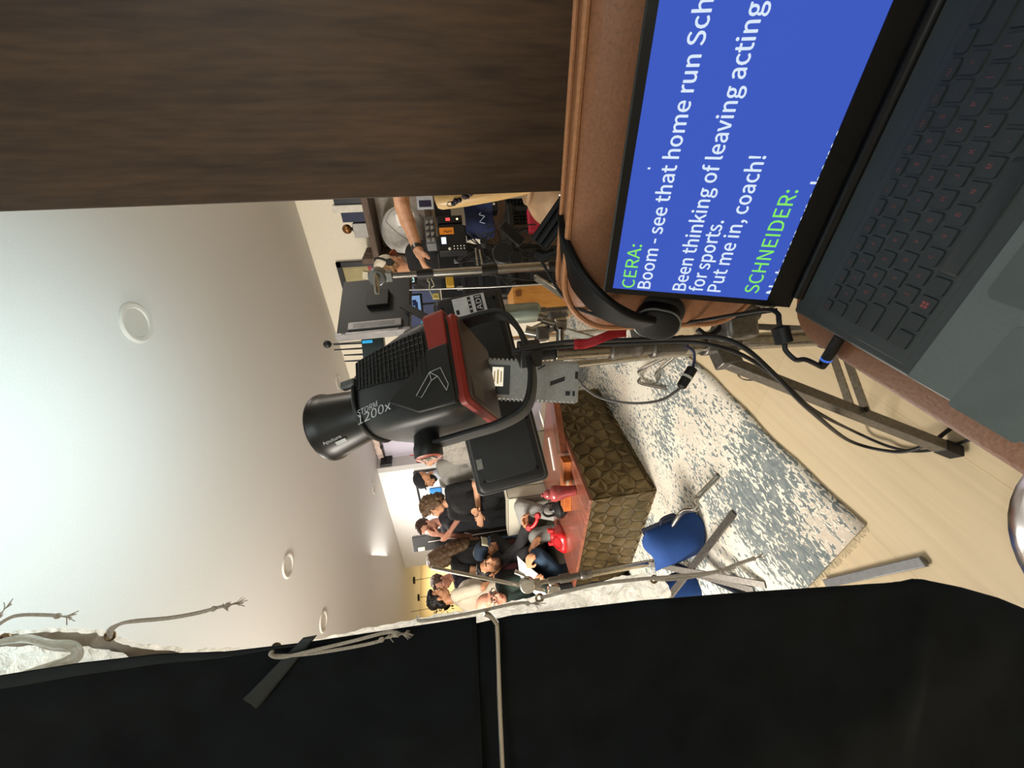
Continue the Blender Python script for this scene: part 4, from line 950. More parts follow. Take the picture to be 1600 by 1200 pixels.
def sandbag(c, ax, ay, w_, h_, d_, label, dark=True):
    t = thing('sandbag', label, 'sandbag', tuple(c)); c = V(c); ax = V(ax).normalized(); ay = V(ay).normalized(); az = ax.cross(ay).normalized(); ay = az.cross(ax)
    rings = []
    for k in range(13):
        v = -1+2*k/12; th = max(.06, (1-abs(v)**2.4)); ww = w_/2*(1-.10*v*v+.10*math.sin(v*4)); rg = []
        for j in range(20):
            a = 2*math.pi*j/20; x_ = math.copysign(abs(math.cos(a))**.75, math.cos(a))*ww; z_ = math.sin(a)*d_/2*th
            p = c+ax*x_+ay*(v*h_/2)+az*z_; p += az*.010*noise.noise(p*14)+ax*.007*noise.noise(p*11+V((4, 0, 0))); rg.append(p)
        rings.append(rg)
    MB().loft(rings).build('bag', M_blue, t, smooth=60)
    mb = MB(); mb.bar(c+ay*h_*.5-ax*w_*.47, c+ay*h_*.5+ax*w_*.47, .035, .008, az); mb.build('binding', mat('navy_binding', '121b33', .8), t, bevel=.002)
    mb = MB(); mb.tube(catmull([c-ax*.05+ay*h_*.48, c-ax*.03+ay*h_*.60, c+ax*.03+ay*h_*.60, c+ax*.05+ay*h_*.48], 6), .008, 6); mb.build('carry_strap', mat('navy_binding', '121b33', .8), t)
    return t
c_ = D(1056, 845, 2.02); sandbag(c_, (-UPV+RGT*.42), (RGT-UPV*-.1+FWD*-.2), .32, .25, .17, 'plump blue sandbag slung on the steel C-stand leg over the rug')
c_ = D(1066, 935, 2.12); sandbag(c_, (-UPV+RGT*.5), (RGT+UPV*.3), .27, .23, .14, 'blue sandbag half hidden behind the black flag and white cloth')
mb = MB(); mb.bar(ZP(1444, 877, .012), ZP(1290, 912, .012), .026, .012); o = tag(mb.build('frame_stand_leg', mat('grey_flat_steel', '7f8184', .45, .7, scale=80), None, bevel=.002), 'flat grey steel stand leg lying on the floor by the rug corner', 'stand leg')
# chrome pedestal base at the lower edge
c_ = V((.04, .80, 0))+ZP(1574, 790, 0)-ZP(1516, 894, 0); t = thing('pedestal_base', 'round polished metal pedestal base on the floor beside the leather stool', 'stool base', tuple(c_))
MB().lathe([(.255, 0), (.262, .006), (.258, .026), (.235, .038), (.10, .046), (.03, .05), (.001, .05)], c_, n=48).build('plate', M_chr, t)

# ================================================================== large black monitor behind the lamp
q = [D(752, 775, 1.42), D(679, 474, 1.50), D(776, 452, 1.52), D(854, 738, 1.44)]
mx_ = (q[1]-q[0]).normalized(); my_ = -(q[3]-q[0]); my_ = (my_-mx_*my_.dot(mx_)).normalized(); mz_ = mx_.cross(my_).normalized()
if mz_.dot(FWD) > 0: mz_ = -mz_
W_ = (q[1]-q[0]).length; H_ = (q[3]-q[0]).length*.98; O_ = (q[0]+q[1]+q[2]+q[3])/4
mon = thing('prompter_monitor', 'large black monitor seen from behind the studio lamp, with a white asset sticker', 'monitor', tuple(O_))
M_mb = mat('monitor_black_shell', '17181b', .5, spec=.5, scale=200, var=.1)
Rm = Matrix((mx_, my_, mz_)).transposed(); flip = 1
def MO(x, y, z=0): return O_+mx_*x+my_*y+mz_*z
mb = MB(); mb.loft([[MO(p[0]*s, p[1]*s, z) for p in rrect(W_, H_, .022, 5)] for s, z in ((.95, .022), (.99, .014), (1, .004), (1, -.030), (.99, -.040))]); mb.build('shell', M_mb, mon)
mb = MB(); mb.loft([[MO(p[0]*s, p[1]*s, z) for p in rrect(W_*.9, H_*.80, .02, 4)] for s, z in ((1, .021), (.99, .027))]); mb.build('rear_cover', M_mb, mon)
mb = MB(); mb.prism(rrect(W_+.03, H_+.03, .025), MO(0, 0, -.042), mx_, my_, -.030 if mx_.cross(my_).dot(mz_) > 0 else .030); mb.build('front_bezel', mat('monitor_grey_bezel', '3d3d3c', .5), mon, bevel=.003)
for px_, py_ in ((-.46, .40), (-.46, -.40), (.46, .4), (.46, -.4), (-.2, -.42), (0.2, .42)): MB().lathe([(.006, 0), (.006, .003), (.002, .003)], MO(px_*W_*.96, py_*H_, .022), mz_, 10).build('screw', mat('screw_dark', '09090a', .4, .6), mon)
mb = MB(); mb.bar(MO(-.38*W_, .41*H_, .026), MO(-.33*W_, .41*H_, .026), .022, .004, mz_); mb.build('plate', M_als, mon, bevel=.001)
# asset sticker
sx_ = MO(.395*W_, .18*H_, .029); rdx = mx_; mb = MB(); Rs = Rm
mb.box(MO(.430*W_, -.004, .0280), (.072, .125, .0014), Rs); st = mb.build('asset_sticker', mat('white_sticker', 'cfcfd2', .6), mon)
for q_, s_ in ((MO(.430*W_, -.040, .0290), (.064, .030, .0008)), (MO(.430*W_, -.006, .0290), (.064, .012, .0008)), (MO(.405*W_, .046, .0290), (.018, .012, .0006))): MB().box(q_, s_, Rs).build('sticker_block', mat('sticker_black', '17171a', .6), st)
mb = MB(); mb.text('ADI', MO(.430*W_-.027, -.050, .0297), mx_, my_, .020, width=.054, bold=.02); mb.text('III', MO(.430*W_-.02, -.010, .0297), mx_, my_, .008, width=.04); mb.build('sticker_letters', mat('white_sticker', 'cfcfd2', .6), st)
mb = MB(); mb.lathe([(.011, 0), (.011, .0012), (.001, .0012)], MO(.355*W_, .052, .0275), mz_, 18); mb.build('pink_dot', mat('pink_dot', 'f0569a', .6), st)
# stand carrying the monitor
t = thing('monitor_stand', 'short steel stand holding up the large black monitor', 'light stand', (O_.x, O_.y, 0))
b0 = V((PX*1.86, PY*1.86, 0))
MB().tube([b0+V((0, 0, .02)), V((b0.x, b0.y, O_.z-.02))], .016, 14).build('column', M_cs, t)
MB().tube([V((b0.x, b0.y, O_.z-.03)), O_-mz_*.074+mx_*.08], .014, 12).build('mount', M_cs, t)
for pth in ([D(1004, 562, 1.85), ZP(998, 592, .05), ZP(1042, 607, .012)], ):
    MB().tube(catmull([b0+V((0, 0, .16)), b0.lerp(pth[1], .5)+V((0, 0, .15)), ZP(1003, 588, .08), ZP(1000, 598, .04), pth[2]], 8), .011, 12).build('leg', M_cs, t)
for e in (V((.25, .35, 0)), V((.35, -.2, 0))): MB().tube(catmull([b0+V((0, 0, .12)), b0+e*.6+V((0, 0, .10)), b0+e+V((0, 0, .012))], 6), .011, 12).build('leg', M_cs, t)
# blue tape tag
mb = MB(); mb.sheet(lambda u, v: D(658+24*u, 503-14*u+10*v-4*math.sin(3*u), 1.47)-FWD*.01*math.sin(3*v), 8, 4); o = tag(mb.build('tape_flag', mat('blue_paper_tape', '4aa3cf', .7), None), 'light blue tape flag with black scrawl above the monitor corner', 'tape'); o.modifiers.new('t', 'SOLIDIFY').thickness = .001
mb = MB(); mb.tube(catmull([D(665, 503, 1.455), D(668, 496, 1.455), D(672, 500, 1.455), D(675, 493, 1.455), D(679, 497, 1.455)], 4), .0016, 5); mb.build('scrawl', M_blk, o)
# ================================================================== director's monitor on a stand (right of the lamp)
st2 = V((1.66, .605, 0))
t = thing('monitor_stand', 'silver rolling stand with dark collars holding the flat monitor by the crew table', 'light stand', tuple(st2))
topz = D(596, 432, 1.72).z
MB().tube([st2+V((0, 0, .06)), st2+V((0, 0, 1.02))], .0195, 18).build('base_tube', M_steel, t)
for z in (.96, .66): MB().tube([st2+V((0, 0, z)), st2+V((0, 0, z+.07))], .0235, 18).build('collar', mat('dark_collar', '2f2d2b', .45, .6), t, bevel=.002)
MB().tube([st2+V((0, 0, 1.0)), st2+V((0, 0, 1.26))], .0165, 18).build('riser', M_steel, t)
mb = MB(); mb.tube([st2+V((0, 0, 1.24)), st2+V((0, 0, 1.31))], .021, 18); mb.build('upper_collar', mat('dark_collar', '2f2d2b', .45, .6), t)
MB().tube([st2+V((0, 0, 1.29)), st2+V((0, 0, topz-.03))], .013, 14).build('upper_riser', M_als, t)
g = V((st2.x, st2.y, topz)); mb = MB(); mb.lathe([(.034, -.026), (.040, -.012), (.040, .012), (.034, .026)], g, -FWD-RGT*.6, 24); mb.box(g-V((0, 0, .035)), (.04, .04, .05)); mb.build('grip_head', mat('pewter', '777a7a', .3, .8), t, bevel=.002)
mb = MB(); mb.tube([g-FWD*.03, g-FWD*.045-RGT*.045-UPV*.01, g-FWD*.045-RGT*.085-UPV*.012], [.010, .013, .010], 12); mb.build('lever', M_cs, t)
for e in (V((.42, .30, .02)), V((-.12, -.5, .02)), V((.35, -.30, .02))):
    MB().bar(st2+V((0, 0, .46)), st2+e, .022, .022).build('leg', M_cs, t, bevel=.002); MB().bar(st2+V((0, 0, .12)), (st2+V((0, 0, .46))).lerp(st2+e, .6), .006, .018).build('brace', M_cs, t)
mb = MB(); mb.tube(catmull([st2+V((-.02, .02, .98)), st2+V((-.03, .05, .8)), st2+V((-.03, .05, .6)), st2+V((-.02, .07, .35))], 6), .004, 6); mb.build('safety_cable', M_rub, t)
# flat monitor, back to us, its grey vented side at the left
m0, m1, m2, m3 = D(521, 517, 1.92), D(547, 447, 2.06), D(634, 445, 2.06), D(650, 512, 1.92)
ex = ((m1-m0)+(m2-m3)).normalized(); ez = ((m0-m3)+(m1-m2)); ez = (ez-ex*ez.dot(ex)).normalized(); en = ex.cross(ez).normalized()
if en.dot(FWD) > 0: en = -en
Wd, Hd, Od = .36, ((m0-m3).length+(m1-m2).length)/2, (m0+m1+m2+m3)/4
Od = Od+ex*(.36-(m1-m0).length)/2*0
t = thing('director_monitor', 'flat black monitor with grey vented side held on the silver stand', 'monitor', tuple(Od))
Re = Matrix((ex, ez, en)).transposed(); Wd = (m1-m0).length+.05
def DM(x, y, z=0): return Od+ex*x+ez*y+en*z
mb = MB(); mb.box(DM(0, 0, 0), (Wd, Hd, .045), Re); mb.build('back_shell', mat('monitor_charcoal', '1c1e20', .55, scale=200), t, bevel=.004)
mb = MB(); mb.box(DM(-Wd/2+.035, -.01, .026), (.045, Hd*.74, .016), Re); vp = mb.build('vent_panel', mat('grey_vent_metal', '8a8889', .45, .4), t, bevel=.003)
mb = MB()
for i in range(34):
    for j in range(3): mb.lathe([(.0024, 0), (.0024, .0006), (.0005, .0006)], DM(-Wd/2+.024+.009*j, -Hd*.30+Hd*.56*i/33, .0338), en, 6)
mb.build('vent_holes', M_blk, vp, smooth=0)
mb = MB(); mb.box(DM(-Wd/2-.008, 0, .006), (.016, Hd+.012, .05), Re); sr = mb.build('side_rail', mat('grey_rail_metal', '8d8a8a', .4, .5), t, bevel=.002)
mb = MB()
for y in (-.40, -.37, .38, .41): mb.box(DM(-Wd/2-.006, y*Hd, .0315), (.006, .008, .002), Re)
mb.build('rail_hole', M_blk, sr)
mb = MB(); mb.box(DM(.02, -.02, .035), (.10, .11, .028), Re); mb.build('mount_plate', M_blk, t, bevel=.003)
mb = MB(); mb.bar(DM(-.05, -Hd*.42, .05), DM(-.19, -Hd*.88, .06), .04, .010, en); mb.build('arm_plate', M_blk, t, bevel=.002)
# black wireless unit with a blue lit strip and antennas, left of the monitor
a = D(585, 548, 2.2); t = thing('wireless_receiver', 'black receiver box with a blue lit strip and aerials, left of the flat monitor', 'receiver', tuple(a))
b3 = Matrix((V((.586, -.803, 0)), V((0, 0, 1)), V((-.8, -.586, 0)))).transposed()
mb = MB(); mb.box(a, (.16, .12, .06), b3); mb.build('case', mat('teal_black_case', '14201f', .45), t, bevel=.004)
mb = MB(); mb.box(D(574, 534, 2.165), (.016, .055, .004), b3); mb.build('display_strip', glow('cyan_display', '2aa0d0', 1.2), t)
for dx in (-.05, -.015, .02, .05):
    p = a+V((.586, -.803, 0))*dx+V((0, 0, .06)); MB().tube([p, p+V((.01, 0, .11+.05*(dx > 0)))], [.006, .004], 8).build('antenna', M_blk, t)
mb = MB(); p = a+V((.586, -.803, 0))*.06+V((0, 0, .06)); mb.tube([p, p+V((0, 0, .17))], .003, 6); mb.ell(p+V((0, 0, .19)), .022); mb.build('ball_antenna', M_blk, t)
MB().tube([V((a.x, a.y, .02)), a-V((0, 0, .05))], .012, 12).build('post', M_cs, t)
MB().lathe([(.16, 0), (.16, .012), (.02, .03)], (a.x, a.y, 0)).build('base', M_blk, t)

# ================================================================== crew table and its gear
UD = V((.586, -.803, 0)); UB = V((.803, .586, 0))       # across and away, for things square to the crew table
TB = Matrix((UD, UB, V((0, 0, 1)))).transposed()
tc = D(742, 398, 2.45); TZ = .78
t = thing('gear_table', 'black crew table loaded with audio gear', 'table', (tc.x, tc.y, 0))
C0 = V((tc.x, tc.y, 0)); MB().box(C0+V((0, 0, TZ-.015))+UB*.05, (.50, .40, .03), TB).build('tabletop', M_blk, t, bevel=.003)
for i in (-.23, .23):
    for j in (-.12, .22): MB().tube([C0+UD*i+UB*j, C0+UD*i+UB*j+V((0, 0, TZ-.03))], .012, 10).build('leg', M_blk, t)
M_gear = mat('gear_black', '141517', .5, spec=.4, var=.2)
def gear(px, d, size, label, cat, name, m=None, tilt=0):
    c = D(px[0], px[1], d); t = thing(name, label, cat, tuple(c)); R = TB @ Matrix.Rotation(tilt, 3, 'X')
    MB().box(c, size, R).build('case', m or M_gear, t, bevel=.003); return t, c, R
# stacked receivers, red and blue read-outs facing us
t, c, R = gear((707, 385-8, ), 2.36, (.155, .10, .165), 'black transmitter with orange tape label and small lit window', 'transmitter', 'video_transmitter')
mb = MB(); q = c+R @ V((.045, -.051, .050)); mb.box(q, (.035, .002, .082), R); 
o = MB().box(c+R @ V((.045, -.0515, .03)), (.040, .002, .085), R).build('orange_tape', mat('orange_tape', 'e0861f', .6), t)
MB().tube(catmull([c+R @ V((.040+.006*((k*3) % 4-1.5)*.6, -.0535, .0+.007*k)) for k in range(8)], 4), .0012, 5).build('tape_writing', M_blk, o, smooth=0)
MB().box(c+R @ V((-.012, -.051, .052)), (.040, .002, .028), R).build('lit_window', glow('white_window', 'dfeeff', 1.3), t)
for i in range(2):
    for j in range(4): MB().ell(c+R @ V((-.064+.016*i, -.051, -.066+.020*j)), (.0042, .003, .0042), R, 8, 5).build('button', mat('pale_button', 'd6d4cf', .4), t)
MB().ell(c+R @ V((-.062, -.052, .022)), (.009, .006, .009), R, 10, 6).build('dial', mat('pale_button', 'd6d4cf', .4), t)
for k, (py, col, lab) in enumerate(((349, None, 'black wireless receiver with red display, upper right of the gear stack'), (362, 1, 'black wireless receiver with blue and red displays beside the first'))):
    t, c, R = gear((703, py), 2.42, (.047, .12, .15), lab, 'receiver', 'audio_receiver')
    MB().box(c+R @ V((0, -.061, .012)), (.018, .002, .026), R).build('red_display', glow('red_led', 'f04a4a', 1.6), t)
    MB().ell(c+R @ V((.0, -.061, -.045)), (.006, .003, .006), R, 8, 5).build('status_light', glow('warm_led', 'ffe7a0', 3), t)
    if col: MB().box(c+R @ V((0, -.061, .047)), (.014, .002, .022), R).build('blue_display', glow('blue_led', '3a7cff', 2.2), t)
t, c, R = gear((673, 366), 2.40, (.17, .12, .06), 'grey-topped sound mixer with a double row of pale knobs under the crew arm', 'mixer', 'sound_mixer', mat('mixer_grey', '6d6e70', .5))
for i in range(4):
    for j in range(2): MB().lathe([(.011, 0), (.010, .016), (.001, .017)], c+R @ V((-.06+.036*i, -.061, -.014+.028*j)), R @ V((0, -1, 0)), 12).build('knob', mat('silver_knob', 'a7a7a6', .35, .5), t)
t, c, R = gear((692, 332), 2.48, (.10, .10, .10), 'dark navy gear case behind the wooden bat', 'case', 'gear_case', mat('navy_case', '12162c', .6))
# cable bundle, camera-like clutter below the table edge
t = thing('cable_bundle', 'tangle of black cables hanging from the crew table', 'cables', tuple(D(790, 400, 2.3)))
mb = MB()
for i in range(26):
    a = D(735+random.uniform(-25, 55), 385+random.uniform(-30, 38), 2.26+random.uniform(-.05, .1)); pts = [a]
    for k in range(5): a = a-UPV*random.uniform(.02, .07)+RGT*random.uniform(-.06, .06)+FWD*random.uniform(-.02, .02); pts.append(a)
    mb.tube(catmull(pts, 5), .004, 6)
stuff(mb.build('cables', M_rub, t))
def lens(px, d, r, label, name='round_speaker', cat='speaker', depth=.06):
    c = D(px[0], px[1], d); t = thing(name, label, cat, tuple(c)); ax = -FWD
    MB().lathe([(r*.9, -depth), (r, -.01), (r, .004), (r*.9, .010)], c, ax, 28).build('barrel', M_gear, t)
    MB().lathe([(r*.85, .006), (r*.5, .001), (r*.2, .004), (.001, .005)], c, ax, 28, cap=False).build('face', mat('speaker_face', '1b1d20', .35, spec=.6), t); return t
lens((756, 377), 2.1, .021, 'small round connector plate with pale dots on the black gear', 'connector_plate', 'connector')
lens((786, 396), 1.95, .055, 'round black lens facing out below the crew table', 'camera_lens', 'lens')
lens((806, 404), 1.9, .035, 'smaller black lens right beneath the round lens', 'camera_lens', 'lens')
c = D(800, 366, 2.0); t = tag(MB().box(c, (.05, .03, .14), TB @ Matrix.Rotation(.8, 3, 'Y')).build('articulated_clamp', M_gear, None, bevel=.004), 'slanted black clamp arm before the brown cabinet', 'clamp')
for lab, pts in (('bright thin steel rod behind the silver stand, leaning a little', [(749, 390), (754, 416)]), ('second thin steel rod beside the bright rod', [(743, 388), (746, 414)])):
    o = MB().tube([D(*pts[0], 2.2), D(*pts[1], 2.2)], .006, 8).build('thin_rod', M_cs, None); tag(o, lab, 'rod')
# thin grey boom rod crossing above the prompter monitor
o = MB().tube([D(640, 453, 1.75), D(760, 449, 1.70), D(900, 441, 1.66)], .0032, 8).build('boom_rod', mat('grey_rod', '8c8b88', .4, .6), None); tag(o, 'thin grey rod running down past the white sticker of the large monitor', 'rod')
c = D(738, 434, 2.95); t = thing('equipment_case', 'black ribbed equipment case behind the silver stand', 'case', (c.x, c.y, .40)); MB().box(V((c.x, c.y, .82)), (.34, .20, .84), TB).build('case_shell', M_gear, t, bevel=.008)
for k in range(5): MB().box(V((c.x, c.y, .55+.13*k))+TB @ V((0, -.102, 0)), (.32, .012, .03), TB).build('rib', mat('case_rib', '202226', .45), t, bevel=.002)
for k in range(2): MB().box(V((c.x, c.y, 1.0))+TB @ V((-.10+.2*k, -.108, .10)), (.03, .012, .045), TB).build('latch', mat('case_latch', '8b8d90', .4, .6), t, bevel=.002)
MB().box(V((c.x, c.y, .20)), (.36, .22, .40), TB).build('case_foot', M_gear, t, bevel=.008)
# lit field monitor and small photo screen
def screen_thing(px, d, w_, h_, label, name, cat, face, roll=0.0):
    c = D(px[0], px[1], d); t = thing(name, label, cat, tuple(c)); R = Matrix((UD, UB, V((0, 0, 1)))).transposed() @ Matrix.Rotation(roll, 3, 'Y')
    MB().box(c, (w_+.03, .03, h_+.03), R).build('housing', M_gear, t, bevel=.003); MB().box(c+R @ V((0, -.0155, 0)), (w_, .002, h_), R).build('screen', face, t); MB().tube([c+V((0, 0, -h_/2)), V((c.x, c.y, 0))], .008, 8).build('post', M_blk, t); return t, c, R
t, c, R = screen_thing((637, 437), 2.5, .045, .085, 'tiny bright field monitor just left of the silver stand', 'field_monitor', 'monitor', mat('bright_screen', '101010', .4, emit='c9f2ee', estr=1.0))
mb = MB()
for i in range(6): mb.box(c+R @ V((random.uniform(-.017, .017), -.0168, random.uniform(-.036, .036))), (.014, .0008, .012), R)
mb.build('picture', mat('screen_dark', '23403f', .5), t)
t, c, R = screen_thing((651, 476), 2.6, .115, .055, 'small tablet showing a blue sports picture above the monitor corner', 'tablet', 'tablet', mat('photo_screen', '101010', .4, emit='8fb7e6', estr=.7))
mb = MB(); mb.box(c+R @ V((-.01, -.0168, 0)), (.05, .0008, .02), R); mb.box(c+R @ V((.02, -.0168, .012)), (.02, .0008, .028), R); mb.ell(c+R @ V((.0, -.0168, .016)), (.012, .001, .01), R, 8, 5); mb.build('picture', mat('photo_navy', '182452', .5), t)
c = D(681, 463, 1.70); t = thing('lanyard_tag', 'yellow key tag on a pale cord hanging by the silver stand', 'tag', tuple(c))
MB().box(c, (.026, .004, .028), TB).build('tag_card', mat('yellow_tag', 'd9c46a', .6), t, bevel=.002)
MB().tube(catmull([c+V((0, 0, .015)), D(671, 452, 1.70), D(671, 442, 1.70), D(668, 438, 1.70), D(671, 432, 1.70), D(678, 445, 1.70), D(674, 449, 1.70)], 6), .0022, 6).build('cord', mat('pale_cord', 'cdc7a6', .8), t)
MB().text('2', c+TB @ V((-.006, -.0026, -.007)), UD, (0, 0, 1), .014).build('number', M_blk, t, smooth=0)
c = D(703, 441, 2.45); tag(MB().box(c, (.06, .05, .05), TB).build('yellow_connector', mat('yellow_plastic', 'b8922c', .5), None, bevel=.004), 'small yellow and black connector lying in the cables', 'connector')

# ================================================================== wooden shelf and sports things on the far wall
M_shw = wood_mat('rustic_shelf_wood', '42332a', '6d5a4b', scale=3, stretch=(9, 1, 9), rough=.7)
SX = 3.72
a = XP(572, 312, SX); b_ = XP(598, 402, SX)
zt_ = (XP(575, 398, SX).z+XP(560, 312, SX).z)/2
shelf = thing('wall_shelf', 'rustic wooden crate shelf on the cream wall with sports keepsakes', 'shelf', (SX+.2, .8, 1.3))
yl, yr = XP(600, 405, SX).y, .25
ztop = XP(583, 402, SX).z; zb = XP(672, 400, SX).z
MB().box2((SX, yr, ztop-.055), (4.13, yl+.02, ztop)).build('top_board', M_shw, shelf, bevel=.004)
MB().box2((SX, yr, zb-.05), (4.13, yl+.02, zb)).build('bottom_board', M_shw, shelf, bevel=.004)
for k in range(3):
    x_ = SX+.02+.13*k; MB().box2((x_, yl-.005, zb-.05), (x_+.10, yl+.045, ztop+.11)).build('side_slat', M_shw, shelf, bevel=.004)
MB().box2((SX+.38, yr, zb), (4.13, yl, ztop-.055)).build('back_board', mat('pale_backboard', 'c9c0b4', .9), shelf)
# giant baseball
rb_ = .215; cb = V((SX+.19, XP(632, 362, SX+.15).y, zb+rb_)); 
gb = thing('giant_baseball', 'oversized white baseball with stitched seam inside the wooden shelf', 'ball', (cb.x, cb.y, zb))
rb_ = min(rb_, (ztop-.06-zb)/2); cb.z = zb+rb_
MB().ell(cb, rb_, n=40, k=24).build('leather_cover', mat('ball_white', 'd8d6d3', .6), gb)
def seam(c, r, n=160):
    out = []
    for i in range(n):
        t_ = 2*math.pi*i/n; a_ = math.pi/2-(math.pi/2-.42)*math.cos(t_); b2 = t_/2+.42*math.sin(2*t_)
        out.append(c+V((math.sin(a_)*math.cos(b2), math.sin(a_)*math.sin(b2), math.cos(a_)))*r)
    return out
mb = MB(); t_ = [i/160*2*math.pi for i in range(161)]
pts = []
for t0 in t_:
    A_, B_ = .75, .25; pts.append(cb+V((A_*math.sin(t0)+B_*math.sin(3*t0), A_*math.cos(t0)-B_*math.cos(3*t0), 2*math.sqrt(A_*B_)*math.sin(2*t0))).normalized()*rb_*1.002)
mb.tube(pts[:-1], .0035, 5, closed=True); mb.build('seam', mat('seam_grey', '8c8788', .7), gb)
def ball(c, r, label, m=None, grp=None, cat='ball', name='baseball'):
    o = MB().ell(c, r, n=16, k=10).build(name, m or mat('ball_white', 'd8d6d3', .6), None); return tag(o, label, cat, grp)
tz = zb
ty0 = XP(636, 372, SX+.02).y
tg = thing('tiger_figurine', 'small orange toy tiger in front of the oversized baseball', 'figurine', (SX+.05, ty0, tz))
pz_ = XP(636, 374, SX+.03); M_or = mat('orange_plush', 'c06a1c', .8)
mb = MB(); mb.ell(pz_, (.03, .035, .04)); mb.ell(pz_+V((0, 0, .055)), (.028, .032, .028)); 
for s_ in (-1, 1): mb.ell(pz_+V((0, .022*s_, .085)), (.008, .01, .012)); mb.cap(pz_+V((-.02, .02*s_, -.02)), .012, pz_+V((-.035, .022*s_, -.04)), .010)
tb = link_mesh('toy_body', remesh(mb, .006, 3), M_or, tg); mb = MB(); mb.ell(pz_+V((-.022, 0, 0)), (.012, .022, .026)); mb.ell(pz_+V((-.024, 0, .048)), (.008, .014, .010)); mb.build('white_belly', mat('toy_white', 'd9cfc0', .8), tg)
for k in range(2): p = XP(641, 367+8*k, SX+.02); ball(p, .024, 'small pale ball by the toy tiger, %s' % ('nearer the crew arm' if k == 0 else 'further left of the pair'))
c = XP(634, 343, SX-.01); t = tag(MB().box(c, (.03, .10, .16)).build('card', mat('white_card', 'eeeae4', .8), None, bevel=.002), 'white card leaning beside the oversized baseball', 'card'); MB().box(c+V((-.016, 0, -.01)), (.001, .06, .09)).build('card_print', mat('card_grey_print', 'bdb9b4', .8), t)
# on top of the shelf
def book(y0, y1, h, d, m, label): 
    o = thing('book', label, 'book', (SX+.18, (y0+y1)/2, ztop), 'books on the wooden shelf'); 
    MB().box2((SX+.06, y0, ztop), (SX+.06+d, y0+.004, ztop+h)).build('cover', m, o); MB().box2((SX+.06, y1-.004, ztop), (SX+.06+d, y1, ztop+h)).build('cover', m, o); MB().box2((SX+.056, y0, ztop), (SX+.06, y1, ztop+h)).build('spine', m, o)
    MB().box2((SX+.061, y0+.004, ztop+.002), (SX+.06+d-.006, y1-.004, ztop+h-.006)).build('pages', mat('book_pages', 'd8d2c2', .9), o)
yy = XP(565, 318, SX+.06).y
book(XP(565, 320, SX+.06).y, XP(568, 331, SX+.06).y, .26, .20, mat('book_cream', 'cfc9bd', .7), 'cream book on the wooden shelf beside the navy one')
book(XP(568, 331.5, SX+.06).y, XP(570, 346, SX+.06).y, .20, .19, mat('book_navy', '16203f', .6), 'navy blue book on the wooden shelf next to the grey box')
ya, yb = XP(575, 349, SX+.06).y, XP(575, 371, SX+.06).y
tag(MB().box2((SX+.06, ya, ztop), (SX+.22, yb, ztop+.13)).build('keepsake_box', mat('grey_box', 'a9a6a2', .7), None, bevel=.003), 'plain grey box on the wooden shelf carrying the bronze ball', 'box')
t = thing('ball_trophy', 'bronze baseball trophy on top of the grey box', 'trophy', (SX+.14, (ya+yb)/2, ztop+.13)); MB().lathe([(.03, 0), (.03, .012), (.012, .025), (.012, .03)], (SX+.14, (ya+yb)/2, ztop+.13)).build('foot', M_dark, t); MB().ell((SX+.14, (ya+yb)/2, ztop+.198), .042).build('ball', mat('bronze_ball', '8a6038', .35, .7), t)
tag(MB().box2((SX+.08, XP(545, 300, SX).y, ztop), (SX+.26, XP(545, 322, SX+.06).y, ztop+.24)).build('display_case', mat('dark_display_case', '20252c', .3), None, bevel=.004), 'dark display case on the wooden shelf against the door edge', 'case')
# framed stadium poster
f0_ = XP(524, 411, 4.10); f1_ = XP(640, 411, 4.10); fy1 = f0_.y+.86
fr = thing('framed_poster', 'black framed stadium poster with tan band over navy on the cream wall', 'picture', (4.11, f0_.y+.43, f1_.z))
zt2, zb2 = f0_.z, f0_.z-1.0
for a, b2 in (((4.095, f0_.y, zt2-.05), (4.135, fy1, zt2)), ((4.095, f0_.y, zb2), (4.135, fy1, zb2+.05)), ((4.095, f0_.y, zb2), (4.135, f0_.y+.05, zt2)), ((4.095, fy1-.05, zb2), (4.135, fy1, zt2))): MB().box2(a, b2).build('frame_rail', M_blk, fr, bevel=.002)
MB().box2((4.118, f0_.y+.05, zt2-.30), (4.134, fy1-.05, zt2-.05)).build('tan_field', mat('tan_print', 'a99c72', .7, scale=6, var=.12), fr); MB().box2((4.117, f0_.y+.05, zt2-.34), (4.134, fy1-.05, zt2-.30)).build('crowd_stripe', mat('stripe_print', 'a5484a', .7, scale=40, var=.6), fr)
MB().box2((4.118, f0_.y+.05, zb2+.05), (4.134, fy1-.05, zt2-.34)).build('navy_field', mat('navy_print', '1f2d57', .6, scale=5, var=.2), fr)
mb = MB(); mb.tube(catmull([V((4.1165, f0_.y+.26-.025*k, zt2-.45+.03*((k*3) % 4-1.5)*.6)) for k in range(7)], 5), .005, 5); mb.build('script', mat('print_white', 'd6d8dd', .6), fr, smooth=0)
t = thing('catcher_mitt_statue', 'pale paper pennant leaning against the navy poster', 'pennant', tuple(XP(580, 428, 4.0))); p0, p1, p2, p3 = (XP(*q, 4.10) for q in ((566, 436), (567, 424), (594, 430), (592, 438)))
t.name = 'pennant'; mb = MB(); mb.add([p0, p1, p2, p3, p0+V((.01, 0, 0)), p1+V((.01, 0, 0)), p2+V((.01, 0, 0)), p3+V((.01, 0, 0))], [(0, 1, 2, 3), (7, 6, 5, 4), (0, 4, 5, 1), (1, 5, 6, 2), (2, 6, 7, 3), (3, 7, 4, 0)]); mb.build('cloth', mat('pennant_cream', 'd5cdb8', .8), t)

